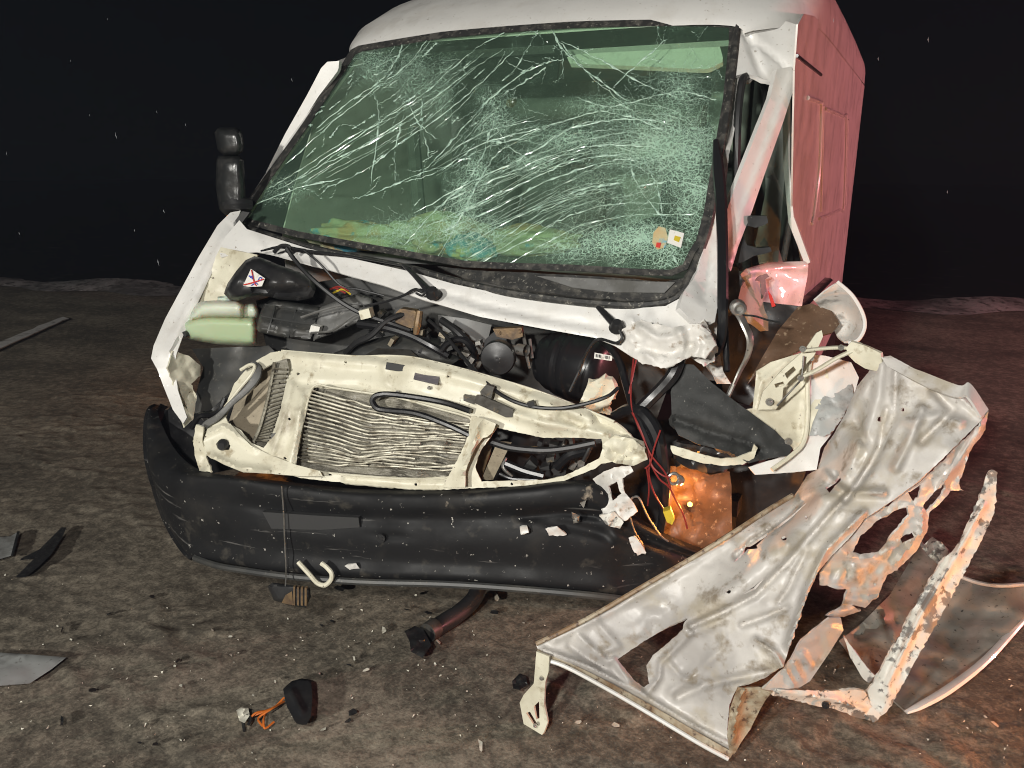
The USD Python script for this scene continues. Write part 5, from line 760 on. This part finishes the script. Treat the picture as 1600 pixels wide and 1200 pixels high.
# ================================================================== TORN STRIP AND WING PANEL ON THE ROAD
strip = thing('bent_frame_strip', 'long peeling white metal strip bent at a right angle on the road beside the bonnet', 'metal strip', G(np.float64(1370), np.float64(1120), 0.0))
obj('long_arm', plate([(1549, 734), (1558, 738), (1556, 790), (1546, 820), (1510, 890), (1474, 956), (1430, 1034), (1402, 1086), (1386, 1112), (1366, 1128), (1346, 1110), (1352, 1084), (1366, 1066), (1400, 1004), (1436, 936), (1470, 880), (1500, 846), (1516, 806), (1530, 780), (1540, 744)], [(1549, 734, .02), (1556, 790, 0), (1474, 956, -.12), (1386, 1112, -.20), (1352, 1084, -.20), (1436, 936, -.12), (1516, 806, -.02)], th=.008, sub=5, cr=(.008, 10), jag=.9, folds=[([(1536, 790), (1496, 866), (1440, 960), (1386, 1070)], 5, .022)]), 'peeling_white', strip)
obj('short_arm', plate([(1202, 1076), (1240, 1078), (1300, 1080), (1336, 1078), (1352, 1080), (1362, 1104), (1360, 1126), (1334, 1120), (1306, 1108), (1280, 1104), (1240, 1094), (1206, 1086)], [(1202, 1076, -.33), (1300, 1080, -.26), (1362, 1120, -.20), (1280, 1104, -.27)], th=.008, sub=5, cr=(.006, 10), jag=.6, folds=[([(1220, 1080), (1300, 1092), (1350, 1110)], 4, .02)]), 'peeling_white', strip)
obj('side_tongue', plate([(1318, 994), (1326, 1004), (1348, 1034), (1366, 1056), (1358, 1068), (1348, 1060), (1330, 1030)], -.16, th=.006, sub=5, cr=(.004, 10), jag=.5), 'peeling_white', strip)
obj('strip_bolt', bolt(1290, 1102, -.285, .011), 'black_plastic', strip)
wingp = thing('wing_panel', 'grey inner side of a torn-off wing panel lying on the road at the right', 'wing panel', G(np.float64(1500), np.float64(1050), 0.0))
obj('panel_sheet', plate([(1416, 1112), (1440, 1100), (1480, 1074), (1540, 1028), (1604, 960), (1680, 880), (1690, 860), (1640, 890), (1596, 914), (1560, 916), (1520, 910), (1486, 894), (1460, 872), (1440, 850), (1420, 880), (1390, 930), (1340, 980), (1312, 1000), (1340, 1040), (1380, 1080)], [(1416, 1112, .02), (1540, 1028, .03), (1680, 880, .05), (1590, 914, .12), (1460, 872, .10), (1340, 980, .06), (1500, 980, .015), (1420, 1040, .015)], th=-.006 if False else .006, sub=9, lift=G, cr=(.008, 5), folds=[([(1370, 940), (1400, 1000)], 8, -.03), ([(1340, 990), (1400, 970)], 6, .02)]), 'inner_wing_grey', wingp)
obj('panel_lip', tube(Gt_([(1416, 1113, .02), (1440, 1102, .03), (1484, 1076, .035), (1542, 1030, .04), (1604, 962, .05), (1680, 882, .07)]), [.008, .014, .016, .014, .013, .012], 7, flat=.6), 'white_paint', wingp)
obj('panel_lip', tube(Gt_([(1436, 846, .11), (1456, 868, .11), (1480, 890, .12), (1520, 908, .12), (1560, 915, .13), (1600, 913, .13)]), .010, 7, flat=.7), 'bonnet_inner', wingp)
obj('torn_flap', plate([(1440, 856), (1456, 838), (1474, 850), (1490, 872), (1500, 884), (1480, 892), (1462, 880)], [(1440, 856, .12), (1490, 872, .18), (1462, 880, .12)], lift=G, th=.006, sub=5, cr=(.02, 9), jag=.6), 'peeling_white', wingp)

# ================================================================== LOOSE THINGS ON THE ROAD
hs = thing('bent_hose', 'thick black hose lying bent on the road under the bumper, with an end fitting', 'hose', G(np.float64(690), np.float64(980), 0.0))
obj('hose_tube', tube(Gt_([(752, 884, .17), (749, 912, .10), (740, 936, .06), (718, 957, .042), (692, 974, .036), (668, 989, .036)]), [.030, .031, .032, .032, .033, .031], 12), 'black_plastic', hs)
obj('hose_band', tube(Gt_([(680, 980, .037), (668, 989, .037)]), .036, 12, 1), 'dark_metal', hs)
obj('hose_fitting', plate([(632, 986), (648, 978), (662, 984), (674, 1008), (660, 1028), (642, 1018), (640, 1002)], .06, lift=G, sub=5, back=.005, cr=(.006, 20)), 'black_plastic', hs)
rl = thing('hanging_connector', 'brown and black connector block dangling on a thin wire in front of the bumper', 'connector', V(np.float64(450), np.float64(930), -.10))
obj('wire', wire([(440, 760, -.04), (443, 800, -.05), (445, 850, -.055), (447, 890, -.07), (446, 916, -.10)], .0022, 5), 'bare_metal', rl)
obj('connector_body', plate([(418, 916), (426, 910), (452, 914), (484, 918), (486, 932), (478, 950), (452, 946), (428, 938)], -.09, sub=4, back=-.02, puff=(.012, 5)), 'black_plastic', rl)
obj('connector_face', block([(446, 930), (456, 924), (458, 946), (440, 942)], -.104, .01), 'brown_metal', rl)
obj('connector_rib', join(*[block([(x, 916+.1*(x-452)), (x+3, 916.3+.1*(x-452)), (x+3, 946+.05*(x-452)), (x, 945+.05*(x-452))], -.106, .01) for x in (458, 464, 470, 476)]), 'brown_metal', rl)
pl_ = thing('wired_connector', 'black lamp plug with orange wires lying on the slush', 'connector', G(np.float64(465), np.float64(1100), 0.0))
obj('plug_body', plate([(442, 1076), (456, 1064), (472, 1060), (486, 1062), (488, 1090), (486, 1120), (478, 1134), (462, 1130), (456, 1118), (448, 1104)], .055, lift=G, sub=5, back=.002, rnd=3, folds=[([(455, 1080), (470, 1110)], 6, -.012)]), 'black_plastic', pl_)
for a in ([(444, 1090, .03), (430, 1104, .02), (412, 1112, .025), (396, 1118, .02)], [(444, 1096, .02), (424, 1108, .035), (404, 1122, .02), (410, 1134, .02)], [(420, 1110, .02), (400, 1114, .03), (390, 1124, .015)], [(416, 1112, .02), (412, 1124, .03), (414, 1138, .02), (428, 1128, .02)]): obj('orange_wire', tube(Gt_(a), .0034, 6), 'orange_wire', pl_)
obj('pale_socket', plate([(369, 1110), (378, 1104), (388, 1106), (390, 1118), (382, 1130), (374, 1126)], .03, lift=G, sub=4, back=.004, cr=(.006, 30)), 'paint_chip', pl_)
obj('black_ring', tube(Gt_([(382, 1142, .01), (380, 1126, .02), (386, 1118, .025), (392, 1124, .02), (388, 1132, .015)]), .005, 6), 'rubber', pl_)
def flat(name, outline, h, mat, label, cat, sub=6, group=None, cr=(.004, 8)):
    return obj(name, plate(outline, h, lift=G, sub=sub, back=h-.012, cr=cr), mat, label=label, cat=cat, group=group)
flat('plastic_shard', [(-30, 1018), (40, 1022), (104, 1027), (80, 1046), (46, 1068), (20, 1070), (-30, 1074)], .022, 'shard', 'pale grey pointed plastic shard on the road at the lower left', 'shard', 10)
flat('plastic_shard', [(-20, 840), (16, 838), (30, 830), (18, 868), (-20, 880)], .022, 'shard', 'small pale grey shard at the left edge beside the black trim piece', 'shard')
flat('trim_piece', [(96, 824), (104, 824), (96, 842), (80, 866), (62, 884), (40, 902), (24, 902), (38, 888), (54, 872), (30, 876), (34, 872), (62, 858), (80, 840)], .03, 'black_chip', 'splintered black trim piece on the slush left of the bumper', 'trim piece', 4)
flat('trim_piece', [(27, 830), (31, 830), (26, 850), (20, 870), (17, 868), (22, 848)], .03, 'black_chip', 'thin black sliver along the edge of the small pale shard', 'trim piece', 4)
flat('black_lump', [(1436*0+800, 1064), (812, 1052), (822, 1056), (824, 1070), (812, 1078), (802, 1076)], .035, 'black_chip', 'dark lump on the road left of the dangling hinge plate', 'debris', 4, cr=(.01, 20))
gd = np.random.default_rng(11)
def chip(x, y, a, L, w, mat, name, label, cat, group):
    d = np.array([math.cos(a), math.sin(a)]); n = np.array([-d[1], d[0]]); k = gd.uniform(.3, 1, 6)
    P = np.array([-d*L+n*w*k[0]*.4, -d*L*.3+n*w*k[1], d*L*.5+n*w*k[2], d*L*k[3], d*L*.4-n*w*k[4], -d*L*.6-n*w*k[5]])*.5+[x, y]
    flat(name, [tuple(t) for t in P], .022, mat, label, cat, 4, group, cr=(.003, 40))
for x, y, a, L, w in [(362, 994, -.2, 11, 4), (361, 1023, .3, 5, 5), (273, 1041, .5, 5, 6), (283, 1071, .1, 7, 5), (227, 1132, -1.1, 10, 3), (282, 1156, .8, 6, 5), (396, 1086, .1, 5, 4), (111, 999, .4, 5, 4), (332, 984, .6, 6, 4), (394, 1176, .9, 4, 3), (600, 983, -1.2, 14, 9), (577, 1006, .2, 6, 4), (553, 1029, 1.2, 8, 5), (572, 1047, -.3, 12, 6), (686, 1003, .6, 12, 6), (680, 1038, 1.2, 7, 4), (646, 1118, -1, 9, 3), (507, 1138, -.4, 15, 5), (751, 1168, 1.4, 26, 9), (534, 952, .1, 9, 3), (499, 1052, .4, 4, 4), (818, 973, .3, 6, 3), (776, 932, 1.3, 16, 8), (964, 1133, .2, 17, 9), (905, 1128, .0, 14, 7), (1305, 1047, -1.1, 10, 4), (1540, 1120, .5, 8, 4), (1556, 1132, .6, 18, 5), (470, 996, .2, 4, 3), (430, 1064, .4, 4, 4), (650, 930, .2, 5, 4), (302, 976, .2, 5, 3), (90, 978, 1.2, 4, 4), (545, 1010, .8, 4, 3), (730, 1080, .3, 4, 3), (780, 1120, .5, 4, 3), (700, 1060, .6, 4, 2)]:
    big = {(751, 1168): 'long pale yellow chip on the wet road at the bottom centre', (776, 932): 'upright pale chip on the slush right of the black hose bend', (600, 983): 'triangular white chip on the slush left of the black hose', (1556, 1132): 'long pale splinter on the road at the lower right'}.get((x, y))
    chip(x, y, a, L*1.05, w*1.05, 'paint_chip', 'paint_chip', big or 'small white paint or lamp chip scattered on the slush before the van', 'chip', None if big else 'white chips scattered on the road')
for x, y, a, L, w in [(238, 932, .2, 13, 11), (172, 958, -.5, 18, 4), (98, 982, -1.1, 20, 6), (278, 1032, -.8, 14, 10), (145, 1078, -.3, 18, 11), (97, 1128, 1.5, 26, 10), (218, 1160, .1, 10, 6), (243, 1162, -.2, 14, 8), (503, 977, .2, 11, 6), (520, 970, .1, 12, 5), (546, 1039, .3, 13, 7), (552, 1113, -.6, 22, 16), (532, 919, .3, 26, 14), (672, 958, .2, 24, 8), (774, 956, -.1, 22, 14), (636, 952, .2, 16, 4), (420, 1000, .2, 8, 4), (545, 1125, -.4, 20, 10)]:
    big = {(532, 919): 'round black lump in the shadow beside the cream tow eye', (97, 1128): 'elongated black scrap standing at the lower left of the slush', (552, 1113): 'square black scrap on the slush right of the wired plug', (774, 956): 'flat black scrap on the slush right of the hose'}.get((x, y))
    chip(x, y, a, L*.8, w*.75, 'black_chip', 'plastic_scrap', big or 'small black plastic scrap scattered on the slush before the van', 'scrap', None if big else 'black scraps scattered on the road')
# grit and glass grains too small to count
P_ = []
for k in range(420):
    x, y = gd.uniform(0, 1600), gd.uniform(880, 1200)
    if 500 < x < 1000 and gd.random() < .5: y = gd.uniform(930, 1150)
    c0 = G(np.float64(x), np.float64(y), .010+gd.uniform(0, .008)); P_.append((c0, gd.uniform(.0010, .0028)))
vs, fs = [], []
for k, (c0, s) in enumerate(P_): vs.append(c0+gd.normal(0, s, (4, 3))); fs.append(np.array([[0, 1, 2], [0, 2, 3], [0, 3, 1], [1, 3, 2]])+4*k)
obj('glass_grit', trimesh.Trimesh(np.vstack(vs), np.vstack(fs), process=False), 'paint_chip', label='fine pale grit and glass grains strewn over the road', cat='grit', kind='stuff', smooth=False)
# a few snowflakes in the air
vs, fs = [], []
for k, (x, y, o, L) in enumerate([(181, 212, .8, .018), (245, 175, 2, .010), (10, 240, 1.5, .014), (247, 410, .6, .018), (256, 330, .7, .010), (140, 180, 1.5, .007), (290, 195, 1.2, .009), (210, 360, 1.0, .008), (456, 125, 1.0, .010), (110, 95, 2, .008), (168, 30, 1.6, .006), (1302, 32, 1.2, .012), (1372, 92, 1.4, .010), (1450, 62, 1.0, .012), (1480, 300, 1.2, .008), (30, 365, 1, .01)]):
    c0 = V(np.float64(x), np.float64(y), o); t = c0+.8*np.array([[0, 0, L], [.0016, 0, 0], [-.0016, .001, 0], [0, -.0016, 0], [.3*L, 0, -L]]); vs.append(t); fs.append(np.array([[0, 1, 2], [0, 2, 3], [0, 3, 1], [4, 2, 1], [4, 3, 2], [4, 1, 3]])+5*k)
obj('snowflake', trimesh.Trimesh(np.vstack(vs), np.vstack(fs), process=False), 'snow_flake', label='sparse snowflakes falling through the night air', cat='snow', kind='stuff', smooth=False)

# thin mist and drizzle hanging in the lamp light
usdkit.material(stage, '/World/Looks/mist', {'v': ('principled_volume', {'color': (.62, .76, 1.0), 'density': .0014})}, volume='v.volume')
hz = trimesh.creation.box((420, 420, 9.5)); hz.vertices += [0, 0, 2.75]
obj('haze', hz, 'mist', kind='stuff', label='thin night mist lit by the lamps', cat='haze', smooth=False)
